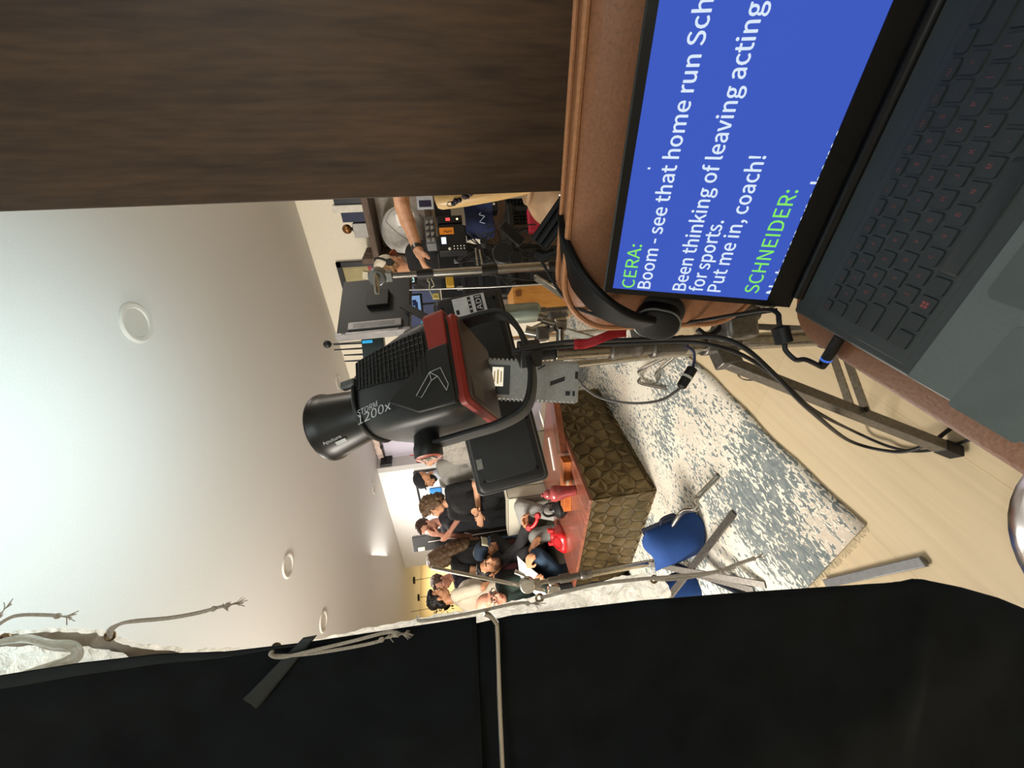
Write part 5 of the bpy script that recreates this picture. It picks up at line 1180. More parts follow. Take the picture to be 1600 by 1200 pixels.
# ================================================================== right edge by the door: bat, leather seat, foam, jersey, boxes
b0_, b1_ = D(681, 312, 1.32), D(822, 292, 1.30); ad = (b1_-b0_).normalized()
bat = thing('baseball_bat', 'pale wooden baseball bat with dark emblem standing by the dark door edge', 'bat', tuple(b1_))
L_ = (b1_-b0_).length; MB().lathe([(.018, 0), (.029, .004), (.034, .018), (.0345, .10), (.031, .20), (.026, .28), (.020, L_+.02)], b0_, ad, 28).build('barrel', wood_mat('ash_bat_wood', 'b58c55', 'd9b880', scale=3, stretch=(6, 6, 1), rough=.35), bat)
e1 = -FWD; e1 = (e1-ad*e1.dot(ad)).normalized(); e2 = ad.cross(e1)
def BT(h, a, r=.0352): return b0_+ad*h+(e1*math.cos(a)+e2*math.sin(a))*r
mb = MB()
sg = 1 if e2.dot(RGT) > 0 else -1
for h, a, s_ in ((.062, -.30, .016), (.072, -.1, .018), (.085, -.05, .015), (.105, .25, .020), (.125, .4, .017), (.14, .5, .013), (.115, .1, .010)): mb.ell(BT(h, (a-.75)*sg, .0345), (s_*.55,)*3, n=10, k=6)
mb.build('dark_emblem', mat('purple_black_ink', '1b1426', .6), bat)
mb = MB(); rr = [BT(.05+.010*math.cos(k*.5236), (-1.1+.25*math.sin(k*.5236))*sg, .0352) for k in range(12)]; mb.tube(rr, .0012, 5, closed=True); mb.build('ring_mark', mat('purple_black_ink', '1b1426', .6), bat)
cz = D(862, 300, 1.34)
lt = thing('leather_seat', 'rounded tan leather stool seat below the baseball bat at the door edge', 'stool', (cz.x, cz.y, 0))
M_tan = mat('worn_tan_leather', 'a08060', .6, scale=18, var=.25, bump=.2, detail=6)
MB().ell(D(866, 298, 1.38), (.125, .125, .105), n=32, k=18).build('seat_pad', M_tan, lt)
mb = MB(); rc = D(822, 292, 1.34); mb.lathe([(.055, .0), (.06, .008), (.055, .016), (.03, .018)], rc-V((0, 0, .01)), (0, 0, 1), 24); mb.build('rim', M_tan, lt)
for i in range(3): a_ = i*2.1; q0 = D(866, 298, 1.38)-V((0, 0, .07)); MB().tube([q0+V((math.cos(a_), math.sin(a_), 0))*.06, V((q0.x+math.cos(a_)*.09, q0.y+math.sin(a_)*.09, 0))], .014).build('leg', M_dark, lt)
# acoustic foam panel
fc = D(809, 331, 2.6); t = thing('foam_panel', 'black egg-crate foam panel leaning at the right by the red case', 'foam panel', tuple(fc)); MB().box(fc, (.17, .02, .16), TB).build('backing', mat('foam_black', '0f1012', .95), t)
mb = MB()
for i in range(8):
    for j in range(7):
        p = fc+TB @ V((-.075+.0215*i, -.011, -.07+.0235*j)); mb.loft([[p+TB @ V((q[0], 0, q[1])) for q in ((-.010, -.011), (.010, -.011), (.010, .011), (-.010, .011))], [p+TB @ V((q[0]*.25, -.02, q[1]*.25)) for q in ((-.010, -.011), (.010, -.011), (.010, .011), (-.010, .011))]])
mb.build('foam_peaks', mat('foam_peak', '1b201e', .9), t, smooth=0)
c = D(838, 345, 2.3); t = thing('red_case', 'crimson case with white slanted stripes behind the tan seat', 'case', tuple(c)); MB().box(c, (.14, .05, .10), TB).build('case_body', mat('crimson', 'a81f38', .5), t, bevel=.004)
mb = MB(); mb.bar(c+TB @ V((-.065, -.027, -.045)), c+TB @ V((.02, -.027, .0)), .014, .002, UB); mb.bar(c+TB @ V((-.05, -.027, -.05)), c+TB @ V((.04, -.027, -.005)), .012, .002, UB); mb.build('white_stripe', mat('stripe_white', 'dedbd8', .6), t)
# navy jersey hung on a gear hook
c = D(748, 345, 2.55); t = thing('navy_jersey', 'folded navy jersey with pale script hanging right of the gear', 'jersey', tuple(c))
mb = MB(); mb.sheet(lambda u, v: c+TB @ V(((v-.5)*.27*(1-.2*u)+.01*math.sin(u*7), .02*math.sin(v*9+u*2)-.01, .09-.19*u)), 20, 20); o = mb.build('cloth', mat('navy_jersey_cloth', '17244a', .85), t); o.modifiers.new('t', 'SOLIDIFY').thickness = .004
mb = MB(); mb.tube(catmull([c+TB @ V((-.035+.012*k, -.038, -.02+.018*((k*3) % 4-1.5)*.6)) for k in range(7)], 5), .0022, 5); mb.build('script', mat('jersey_script', 'b9c6df', .7), t, smooth=0)
c = D(765, 322, 2.6); t = tag(MB().box(c, (.10, .10, .10), TB).build('black_case', M_gear, None, bevel=.005), 'small black case with a white label above the brown cabinet', 'case'); MB().box(c+TB @ V((-.01, -.051, -.01)), (.014, .002, .040), TB).build('white_label', mat('white_card', 'eeeae4', .8), t)
c = D(757, 405, 3.62); tag(MB().box(V((c.x, c.y-.04, c.z/2)), (.92, .24, c.z), TB).build('brown_cabinet', wood_mat('cabinet_brown', '3a2a1e', '5c4433', stretch=(1, 1, 7)), None, bevel=.006), 'low brown wooden cabinet behind the crew table', 'cabinet')
# pale poster strip and dark case at the top right by the bat
c = D(664, 315, 2.9); t = tag(MB().box(c, (.11, .02, .12), TB).build('photo_print', mat('pale_print', 'b9bcc6', .6), None), 'pale photo print behind the bat tip', 'print'); MB().box(c+TB @ V((-.02, -.011, .0)), (.05, .001, .09), TB).build('dark_figure', mat('print_dark', '2a2440', .6), t)
# orange apple box and silver canister under the table
c = D(838, 470, 2.15); t = thing('apple_box', 'orange plywood apple box on the floor behind the silver stand', 'box', tuple(c)); ax = (D(890, 468, 2.15)-D(802, 474, 2.15))
MB().box(c+V((0, .0, -.05))+UB*.10, (.17, .22, .36), TB).build('box_shell', wood_mat('apple_box_ply', 'a4682a', 'c98f4a', stretch=(7, 1, 1)), t, bevel=.003); MB().box(c+TB @ V((.045, -.013, .10)), (.03, .002, .03), TB).build('stamp', mat('stamp_brown', '6e3f16', .7), t)
c0, c1_ = D(786, 492, 1.75), D(845, 487, 1.75); t = thing('metal_canister', 'matte silver canister with rounded end beside the apple box', 'canister', tuple(c1_)); ad = (c1_-c0).normalized(); L_ = (c1_-c0).length
MB().lathe([(.030, 0), (.044, .004), (.045, .02), (.045, L_-.03), (.042, L_-.010), (.030, L_), (.001, L_+.001)], c0, ad, 28).build('shell', mat('satin_sage_metal', '97a196', .35, .7), t); MB().lathe([(.02, 0), (.02, .02), (.012, .03)], c1_, ad, 16).build('valve', M_als, t)
MB().tube([c1_+ad*.02, V((c1_.x+.05, c1_.y+.02, 0))], .016, 12).build('post', M_als, t)
# wall beyond: lower brown floor cabinet etc. and stand legs in white metal
for lab, pts in (('pale steel stand leg slanting behind the headphones', [(836, 433, 1.72), (905, 478, 1.5)]), ('second grey stand leg crossing under the steel canister', [(905, 480, 1.6), (825, 520, 1.35)]), ('long pale bar leg lying over the rug behind the headphones', [(852, 507, 1.75), (960, 540, 1.55)])):
    o = MB().bar(D(*pts[0]), D(*pts[1]), .026, .014).build('stand_leg', M_cs, None, bevel=.002); tag(o, lab, 'stand leg')
for (x, y, s_, lab) in ((866, 500, .05, 'cast steel leg clamp at the foot of the stand by the red strap'), (846, 522, .045, 'knobbed steel clamp right beside the lamp yoke mount')):
    c = D(x, y, 1.2); t = thing('clamp', lab, 'clamp', tuple(c)); MB().box(c, (s_, s_, s_*.9), TB).build('jaw', M_als, t, bevel=.006); MB().tube([c, c+UPV*.05+RGT*.012], [.012, .016], 12).build('knob', M_cs, t); MB().tube([c, c-UPV*.04+RGT*.02], .011, 10).build('screw', M_als, t)
# cast clamp of the stand near the laptop corner
c = D(1150, 505, .80); t = thing('clamp', 'dark cast leg clamp on the stand just left of the laptop lid', 'clamp', tuple(c)); MB().box(c, (.07, .05, .07), TB).build('jaw', M_als, t, bevel=.01); MB().tube([c+RGT*.02, c+RGT*.02+FWD*.0-UPV*.045], .014, 14).build('bolt', M_als, t); MB().bar(c-UPV*.02+RGT*.05, c-UPV*.085+RGT*.04, .018, .012).build('lever', M_blk, t, bevel=.004)

# ================================================================== back wall: whiteboard, screen, jersey
wb = thing('whiteboard', 'white board in a thin black frame on the bright back wall', 'whiteboard', tuple(D(675, 790, 5.2)))
y0_, y1_ = 4.60, 5.9
def WB(x, y, o=0): 
    n_ = V((-2.47, -.135, 0)).normalized(); return PL(x, y, V((4.08, 4.46, 0))+n_*(.03+o), n_)
a, b_, c_, d_ = WB(652, 760), WB(668, 838), WB(760, 838), WB(760, 760)
wn = V((-2.47, -.135, 0)).normalized(); wa = V((0.135, -2.47, 0)).normalized(); 
yl_, yr_ = b_.y, b_.y-1.55; zt_w, zb_w = (a.z+b_.z)/2, 1.0
def WW(y, z, o): k = (y-4.46)/(6.93-4.46); return V((4.08-.135*k, y, z))+wn*o
mb = MB(); mb.add([WW(yl_, zb_w, .012), WW(yr_, zb_w, .012), WW(yr_, zt_w, .012), WW(yl_, zt_w, .012), WW(yl_, zb_w, .03), WW(yr_, zb_w, .03), WW(yr_, zt_w, .03), WW(yl_, zt_w, .03)], [(0, 1, 2, 3), (4, 7, 6, 5), (0, 4, 5, 1), (1, 5, 6, 2), (2, 6, 7, 3), (3, 7, 4, 0)]); mb.build('board', mat('whiteboard_enamel', 'f4f4f6', .25), wb)
for p, q in (((yl_, zb_w), (yl_, zt_w)), ((yl_, zt_w), (yr_, zt_w)), ((yr_, zt_w), (yr_, zb_w)), ((yr_, zb_w), (yl_, zb_w))): MB().bar(WW(*p, .03), WW(*q, .03), .03, .03, wn).build('frame_rail', M_blk, wb)
n2 = lambda p: p
mb = MB(); p = WB(681, 770, .012); mb.box(p, (.012, .22, .18)); tag(mb.build('sticky_note', mat('blue_note', '3d94e0', .7), None), 'bright blue sheet on the white board behind the curly haired woman', 'paper')
mb = MB(); p = WB(684, 830, .012); mb.box(p, (.012, .12, .16)); tag(mb.build('dark_note', mat('dark_note', '2b2829', .7), None), 'dark sheet on the white board near the glasses wearer', 'paper')
# tall black screen
s0, s1, s2, s3 = D(643, 839, 5.3), D(647, 862, 5.3), D(757, 862, 5.3), D(757, 838, 5.3)
t = thing('tall_display', 'tall black display seen edge-on among the standing people, with a bright seam', 'display', tuple(D(755, 850, 5.3)))
rx = (s0-s1).normalized(); rx = V((rx.x, rx.y, 0)).normalized(); wdt = (s0-s1).length; hgt = (s0-s3).length*1.9
rn = V((0, 0, 1)).cross(rx); cc_ = (s0+s1)/2-V((0, 0, hgt/2)); Rt_ = Matrix((rx, rn, V((0, 0, 1)))).transposed(); fs = -1 if rn.dot(FWD) > 0 else 1
MB().box(cc_, (wdt, .07, hgt), Rt_).build('panel', mat('display_black', '131113', .4, spec=.5), t, bevel=.006)
MB().box(cc_+rn*(fs*.037)+rx*(.06*wdt)+V((0, 0, .15)), (.010, .004, hgt*.62), Rt_).build('bright_seam', mat('pale_seam', 'd9d4cc', .3, .2), t)
MB().box(cc_+rn*(fs*.037)-rx*(.34*wdt)+V((0, 0, hgt*.44)), (.05, .003, .09), Rt_).build('white_label', mat('display_label', 'bdb8a6', .6), t)
MB().box(V((cc_.x, cc_.y, .02)), (.5, .45, .03), Rt_).build('base', M_blk, t, bevel=.004); MB().box2((cc_.x-.03, cc_.y-.03, .02), (cc_.x+.03, cc_.y+.03, 1.0)).build('post', M_blk, t)
for lab, pts in (('thin black bracket frame left of the tall display', [(680, 862), (683, 871), (691, 869)]),):
    o = MB().tube([D(x, y, 5.4) for x, y in pts], .014, 8).build('bracket_frame', M_blk, None); tag(o, lab, 'bracket')
# ================================================================== people
def skin_mat(name, c): return mat(name, c, .5, spec=.4, scale=40, var=.08, bump=.05)
SK1 = skin_mat('skin_light', 'cf9a78'); SK2 = skin_mat('skin_tan', 'c08a66'); SK3 = skin_mat('skin_rosy', 'c98f78')
def hair_mat(name, c): return mat(name, c, .55, scale=90, var=.4, bump=.5, stretch=(1, 1, .25), spec=.35)
M_eyew = mat('eye_white', 'd9d4cc', .3); M_iris = mat('eye_dark', '1c130f', .2)
class Person:
    def __init__(s, label, pel, yaw_dir, H=1.72, skin=SK1, vox=.008):
        s.k = H/1.72; f = V((yaw_dir[0], yaw_dir[1], 0)).normalized(); s.f = f; s.l = V((-f.y, f.x, 0)); s.u = V((0, 0, 1)); s.pel = V(pel); s.skin = skin; s.vox = vox
        s.root = thing('person', label, 'person', (s.pel.x, s.pel.y, 0)); s.b = MB(); s.J = {}
    def W(s, p): return s.pel+(s.l*p[0]+s.f*p[1]+s.u*p[2])*s.k      # local: left, forward, up from the pelvis
    def head(s, c, look, tilt=0.0, sc=1.0):
        """c head centre between the ears; look = world gaze"""
        F = V(look).normalized(); L = V((0, 0, 1)).cross(F).normalized(); U = F.cross(L); 
        if tilt: R = Matrix.Rotation(tilt, 3, F); L = R @ L; U = R @ U
        k = s.k*sc; c = V(c); s.hc, s.hF, s.hL, s.hU, s.hk = c, F, L, U, k; s.HR = Matrix((L, F, U)).transposed()
        h = lambda x, y, z: c+(L*x+F*y+U*z)*k; s.h = h
        b = s.b; R = s.HR; e = lambda p, r: b.ell(h(*p), [q*k for q in r], R)
        e((0, -.018, .040), (.074, .094, .086)); e((0, .022, -.022), (.061, .072, .085)); e((0, .040, -.082), (.040, .044, .032)); e((0, .020, -.070), (.052, .050, .034))
        b.cap(h(0, .090, .012), .009*k, h(0, .112, -.030), .0135*k); e((0, .098, -.036), (.018, .014, .010))
        b.cap(h(-.034, .076, .026), .013*k, h(.034, .076, .026), .013*k); b.cap(h(-.014, .086, -.062), .011*k, h(.014, .086, -.062), .011*k)
        for sg in (-1, 1): e((.072*sg, -.008, -.008), (.010, .020, .032)); e((.040*sg, .062, -.022), (.022, .020, .020))
        return s
    def limb(s, a, b_, c, r): s.b.cap(a, r[0], b_, r[1]); s.b.cap(b_, r[1], c, r[2])
    def hand(s, wrist, d, palm, curl=.6, sc=1.0, thumb=1):
        """palm with four unequal curled fingers and a thumb from its side"""
        k = s.k*sc; d = V(d).normalized(); n = V(palm); n = (n-d*n.dot(d)).normalized(); sd = d.cross(n)*thumb; w_ = V(wrist); b = s.b
        b.cap(w_-d*.01, .024*k, w_+d*.02*k, .025*k)
        for i, (x, L_) in enumerate(((.030, .072), (.010, .080), (-.010, .074), (-.029, .058))):
            kn = w_+(d*(.088-.004*abs(i-1))+sd*x)*k; b.cap(w_+(d*.018+sd*x*.7)*k, .016*k, kn, .0115*k)
            q = kn; dd = d
            for j, fr in enumerate((.45, .32, .23)):
                a = curl*(.55+.35*j); dd = (dd*math.cos(a)+n*math.sin(a)).normalized(); q2 = q+dd*L_*fr*k; b.cap(q, .0105*k-.0008*j, q2, .0098*k-.0008*j, 8, 3); q = q2
        t0 = w_+(d*.030+sd*.026+n*.006)*k; t1 = t0+(d*.030+sd*.026+n*.014)*k; t2 = t1+(d*.030+sd*.006+n*.012)*k
        b.cap(t0, .015*k, t1, .0125*k, 8, 3); b.cap(t1, .0122*k, t2, .0105*k, 8, 3)
    def finish(s, smooth=3):
        me = remesh(s.b, s.vox, smooth); s.body = link_mesh('body', me, s.skin, s.root, 60); return s
    def garment(s, name, m, shapes, vox=None, noise_amp=.004, smooth=4):
        mb = MB()
        for q in shapes:
            if q[0] == 'e': mb.ell(q[1], q[2], q[3] if len(q) > 3 else None)
            else: mb.cap(q[1], q[2], q[3], q[4])
        me = remesh(mb, vox or s.vox*1.15, smooth)
        nr = [v.normal.copy() for v in me.vertices]
        for v, n_ in zip(me.vertices, nr): v.co += n_*(noise.noise(v.co*17)*noise_amp+noise.noise(v.co*38)*noise_amp*.4)
        return link_mesh(name, me, m, s.root, 60)
    def hair(s, m, blobs, amp=.006, fq=40, vox=.007, name='hair'):
        mb = MB(); k = s.hk
        for p, r in blobs: mb.ell(s.h(*p), [q*k for q in r], s.HR)
        me = remesh(mb, vox, 2)
        nr = [v.normal.copy() for v in me.vertices]
        for v, n_ in zip(me.vertices, nr): v.co += n_*(noise.noise(v.co*fq)*amp)
        return link_mesh(name, me, m, s.root, 60)
    def face(s, brow=None, lip='9a5a50', glasses=None, beard=None):
        k = s.hk; h = s.h; mb = MB()
        for sg in (-1, 1): mb.ell(h(.031*sg, .082, .004), [.013*k, .008*k, .0075*k], s.HR, 10, 6)
        ey = mb.build('eyes', M_eyew, s.root); mb = MB()
        for sg in (-1, 1): mb.ell(h(.031*sg, .0875, .004), [.0062*k, .004*k, .0066*k], s.HR, 8, 5)
        mb.build('pupils', M_iris, ey)
        if brow:
            mb = MB()
            for sg in (-1, 1): mb.cap(h(.016*sg, .091, .025), .0045*k, h(.048*sg, .080, .027), .0035*k, 6, 3)
            mb.build('eyebrows', brow, s.root)
        mb = MB(); mb.cap(h(-.020, .091, -.058), .0045*k, h(0, .097, -.056), .0055*k, 8, 3); mb.cap(h(0, .097, -.056), .0055*k, h(.020, .091, -.058), .0045*k, 8, 3); mb.cap(h(-.014, .092, -.066), .005*k, h(.014, .092, -.066), .005*k, 8, 3); mb.build('lips', mat('lips_'+lip, lip, .45), s.root)
        if beard:
            s.hair(beard, [((0, .040, -.088), (.046, .050, .034)), ((.040, .030, -.055), (.018, .034, .034)), ((-.040, .030, -.055), (.018, .034, .034)), ((0, .094, -.046), (.022, .009, .005))], .003, 70, .006, 'beard')
        if glasses:
            mb = MB()
            for sg in (-1, 1): mb.tube([h(.033*sg+.025*math.cos(a*.5236), .104, .002+.020*math.sin(a*.5236)) for a in range(12)], .0028*k, 6, closed=True); mb.tube([h(.058*sg, .100, .006), h(.078*sg, .01, .008)], .0026*k, 6)
            mb.tube([h(-.009, .107, .006), h(.009, .107, .006)], .0026*k, 6); mb.build('glasses', glasses, s.root)
HAIR_SHORT = [((0, -.032, .055), (.080, .092, .082)), ((0, .030, .098), (.058, .045, .026)), ((.066, -.02, .02), (.014, .05, .045)), ((-.066, -.02, .02), (.014, .05, .045))]
M_hdk = hair_mat('hair_black', '15110f'); M_hbr = hair_mat('hair_brown', '3b281a'); M_hred = hair_mat('hair_auburn', '5a241a'); M_hcu = hair_mat('hair_curly_brown', '5b4632'); M_hlb = hair_mat('hair_long_brown', '54402c'); M_hgr = hair_mat('hair_grey_brown', '5a4d45')
def stand_body(p, H, arms, lean=(0, 0)):
    """standing figure; arms = {side: (elbow, wrist)} in local coordinates from the pelvis"""
    W = p.W; k = p.k; b = p.b; lx, lyv = lean
    ch = W((lx*.6, lyv*.6, .32)); nb = W((lx, lyv-.005, .50)); p.nb = nb; p.ch = ch
    b.ell(W((0, 0, .0)), [.155*k, .105*k, .11*k], Matrix((p.l, p.f, p.u)).transposed()); b.cap(W((0, 0, .02)), .125*k, ch, .13*k); b.ell(ch, [.165*k, .11*k, .15*k], Matrix((p.l, p.f, p.u)).transposed())
    p.sh = {}
    for sg in (-1, 1):
        s_ = W((.185*sg+lx*.9, lyv*.9, .455)); p.sh[sg] = s_; b.cap(nb-p.u*.03*k, .055*k, s_, .055*k)
        e_, w_ = arms[sg]; p.limb(s_, W(e_), W(w_), (.050*k, .041*k, .027*k)); p.J[sg] = (W(e_), W(w_))
        hp = W((.09*sg, 0, -.05)); kn = W((.10*sg, .015, -.46)); an = W((.10*sg, -.03, -.87)); p.limb(hp, kn, an, (.085*k, .058*k, .038*k)); b.cap(an-p.u*.03*k, .035*k, an+p.f*.15*k-p.u*.045*k, .030*k)
        p.J[10*sg] = (hp, kn, an)
    b.cap(nb-p.u*.02*k, .052*k, nb+p.u*.09*k, .050*k)
def std_pants(p, m, name='trousers'):
    k = p.k; sh = [('e', p.W((0, 0, 0)), [.168*k, .118*k, .12*k], Matrix((p.l, p.f, p.u)).transposed())]
    for sg in (-1, 1): hp, kn, an = p.J[10*sg]; sh += [('c', hp, .098*k, kn, .072*k), ('c', kn, .072*k, an+p.u*.03, .056*k)]
    return p.garment(name, m, sh)
def std_shoes(p, m):
    mb = MB(); k = p.k
    for sg in (-1, 1): an = p.J[10*sg][2]; mb.cap(an-p.u*.035*k-p.f*.03*k, .042*k, an+p.f*.17*k-p.u*.045*k, .036*k)
    return mb.build('shoes', m, p.root)
def shirt(p, m, sleeve=.55, name='shirt', loose=0.0, sl2=None):
    k = p.k; R = Matrix((p.l, p.f, p.u)).transposed(); sh = [('c', p.W((0, 0, .0)), (.140+loose)*k, p.ch, (.145+loose)*k), ('e', p.ch, [(.180+loose)*k, (.124+loose)*k, .165*k], R), ('e', p.W((0, 0, .02)), [(.165+loose)*k, (.12+loose)*k, .10*k], R)]
    for sg in (-1, 1):
        e_, w_ = p.J[sg]; s_ = p.sh[sg]; sh.append(('c', p.nb-p.u*.035*k, .062*k, s_, .068*k))
        if sleeve <= 1: sh.append(('c', s_, .066*k, s_.lerp(e_, sleeve), .060*k))
        else: sh += [('c', s_, .066*k, e_, .056*k), ('c', e_, .056*k, w_, .042*k)]
    return p.garment(name, m, sh)
def std_person(label, headpx, d, look, H, skin, arms, gaze=None, vox=.008, sc=1.0, tilt=0, lean=(0, 0)):
    hc = D(headpx[0], headpx[1], d); pz = .935*H/1.72
    f = V((look[0], look[1], 0)).normalized(); l = V((-f.y, f.x, 0)); k = H/1.72
    pel = hc-f*(.03+lean[1])*k-l*lean[0]*k; pel = V((pel.x, pel.y, hc.z-(.665+.005)*k))
    # feet rest on the floor: stretch the figure so that soles meet it
    leg = .93*k; k2 = (hc.z)/((.665+.93)*1.0); p = Person(label, (pel.x, pel.y, .935*k2), look, 1.72*k2, skin, vox)
    stand_body(p, H, arms, lean); g = V(gaze) if gaze is not None else V(look); p.head(p.W((lean[0]*1.1, .03+lean[1]*1.1, .66)), g, tilt, sc); return p
DOWN = {-1: ((-.24, -.02, .17), (-.25, .06, -.07)), 1: ((.24, -.02, .17), (.25, .06, -.07))}
M_bt = mat('black_tee', '121214', .9, scale=200, var=.2); M_bp = mat('black_trousers', '0c0c0e', .9, scale=200, var=.2); M_shoe = mat('dark_shoes', '17161a', .6)
M_jean = mat('blue_denim', '33475c', .9, scale=260, var=.2, bump=.2); M_gknit = mat('grey_sweatshirt', '8f8c86', .95, scale=220, var=.08, bump=.2)
toC = V((-FWD.x, -FWD.y, 0)); LFT = V((-.586, .803, 0)); RT = -LFT
# curly haired woman, arms folded
cross = {-1: ((-.27, .03, .17), (.02, .24, .20)), 1: ((.26, .04, .16), (-.03, .20, .16))}
p = std_person('woman with big curly brown hair, black tee, arms folded, standing behind the armchair', (678, 792), 4.45, (LFT*.45+toC*.9), 1.72, SK1, cross, gaze=LFT*.75+toC*.55+V((0, 0, -.12)))
for sg in (-1, 1): e_, w_ = p.J[sg]; p.hand(w_, (w_-e_), -p.f, .25, thumb=sg)
p.finish(); shirt(p, M_bt, .75); std_pants(p, M_bp); std_shoes(p, M_shoe); p.face(M_hbr)
p.hair(M_hcu, [((0, -.04, .05), (.115, .115, .11)), ((.085, -.03, -.02), (.05, .075, .095)), ((-.085, -.03, -.02), (.05, .075, .095)), ((0, -.09, -.03), (.10, .06, .11)), ((0, .035, .115), (.075, .05, .035))], .022, 32, .009)
mb = MB(); e_, w_ = p.J[-1]; a = w_.lerp(e_, .12); mb.tube([a, a+(e_-w_).normalized()*.02], .035, 14); mb.build('watch', M_blk, p.root)
mb = MB(); e_, w_ = p.J[1]; a = w_.lerp(e_, .10)
for q in (0, .06, .13): aa_ = w_.lerp(e_, .08+q); mb.tube([aa_, aa_+(e_-w_).normalized()*.006], .037, 14)
mb.build('bracelets', M_blk, p.root)
# man with glasses and dark tee behind her, hand to his chin
arms = {1: ((.23, .02, .18), (.12, .22, .38)), -1: ((-.22, .10, .19), (-.02, .15, .53))}
p = std_person('person in glasses and dark tee, hand at the chin, behind the curly haired woman', (668, 822), 5.0, toC*.8+LFT*.5, 1.74, SK3, arms, gaze=toC*.75+LFT*.5+V((0, 0, -.2)))
for sg in (-1, 1): e_, w_ = p.J[sg]; p.hand(w_, (w_-e_), p.f*-1, .5, thumb=sg)
p.finish(); shirt(p, mat('dark_tee', '1b1a20', .9), .6); std_pants(p, M_bp); std_shoes(p, M_shoe); p.face(M_hbr, glasses=M_blk); p.hair(M_hbr, HAIR_SHORT)
# bearded man in grey sweatshirt and navy cap
p = std_person('bearded man in grey sweatshirt and dark cap, looking down, before the bright wall', (665, 748), 4.65, LFT*.75+toC*.75, 1.82, SK2, {-1: ((-.25, .0, .17), (-.20, .20, .02)), 1: ((.25, .0, .17), (.20, .20, .0))}, gaze=LFT*.8+toC*.55+V((0, 0, -.45)))
for sg in (-1, 1): e_, w_ = p.J[sg]; p.hand(w_, (w_-e_), p.f*-1+V((0, 0, -.2)), .5, thumb=sg)
p.finish(); shirt(p, M_gknit, 2, 'sweatshirt', .03); std_pants(p, M_bp); std_shoes(p, M_shoe); p.face(M_hdk, beard=M_hdk)
p.hair(mat('dark_cap_cloth', '1c1b22', .85), [((0, -.016, .062), (.083, .104, .074)), ((0, .08, .052), (.055, .05, .010))], .002, 20, name='cap')
p.garment('shirt_collar', mat('pale_collar', 'b9bfca', .8), [('c', p.nb+V((0, 0, .0)), .066, p.nb+V((0, 0, .045)), .062)])
# auburn woman in striped grey knit, half hidden by the lamp
p = std_person('person with auburn hair and striped grey knit, mostly hidden behind the lamp knob', (668, 712), 4.3, LFT*.9+toC*.4, 1.68, SK1, DOWN)
p.finish(); shirt(p, mat('striped_grey_knit', '9c978f', .95, scale=30, var=.35, stretch=(1, 1, 9)), 2, 'cardigan', .03); std_pants(p, M_bp); std_shoes(p, M_shoe); p.face(M_hbr)
p.hair(M_hred, HAIR_SHORT+[((0, -.07, -.05), (.085, .06, .14)), ((.075, -.01, -.07), (.025, .05, .12)), ((-.075, -.01, -.07), (.025, .05, .12))], .010, 30)
# long haired woman in black, seen from behind
p = std_person('long haired woman in black top and jeans, back turned, left of the tall display', (686, 876), 4.8, LFT*.95-toC*.35, 1.72, SK1, {-1: ((-.22, .02, .18), (-.14, .20, .10)), 1: ((.23, .05, .2), (.12, .25, .16))}, gaze=LFT*.9-toC*.3+V((0, 0, -.3)))
for sg in (-1, 1): e_, w_ = p.J[sg]; p.hand(w_, (w_-e_), p.f*-1, .4, thumb=sg)
p.finish(); shirt(p, M_bt, .45); std_pants(p, M_jean, 'jeans'); std_shoes(p, M_shoe); p.face(M_hbr)
p.hair(M_hlb, [((0, -.035, .05), (.092, .105, .09)), ((0, -.085, -.06), (.105, .065, .15)), ((0, -.09, -.20), (.115, .055, .16)), ((0, -.08, -.32), (.095, .045, .12)), ((.08, .0, -.06), (.028, .06, .13)), ((-.08, .0, -.06), (.028, .06, .13))], .014, 26, .009)
# cream tee, dark hair, profile
p = std_person('person with black hair and cream tee in profile, next to the yellow kitchen', (686, 934), 4.42, RT*.75-toC*.55, 1.74, SK2, {-1: ((-.25, .02, .17), (-.18, .2, .02)), 1: ((.25, .02, .17), (.18, .2, .0))}, gaze=RT*.85-toC*.40+V((0, 0, -.12)))
for sg in (-1, 1): e_, w_ = p.J[sg]; p.hand(w_, (w_-e_), p.f*-1, .5, thumb=sg)
p.finish(); shirt(p, mat('cream_tee', 'd8cdb8', .9, scale=150, var=.05), .8, loose=.02); std_pants(p, M_jean, 'jeans'); std_shoes(p, M_shoe); p.face(M_hdk); p.hair(M_hdk, HAIR_SHORT+[((0, .02, .10), (.075, .07, .035)), ((0, -.06, -.03), (.078, .05, .06))], .008)
# navy dotted top, glasses, turned to the cream tee
p = std_person('person with short brown hair, glasses and dark speckled top facing the cream tee person', (690, 909), 5.05, LFT*.55+toC*.85, 1.72, SK3, DOWN, gaze=LFT*.6+toC*.8+V((0, 0, -.25)))
p.finish(); shirt(p, mat('speckled_navy', '1d1c2c', .85, scale=60, var=.6), 2); std_pants(p, M_bp); std_shoes(p, M_shoe); p.face(M_hbr, glasses=M_blk); p.hair(M_hbr, HAIR_SHORT)

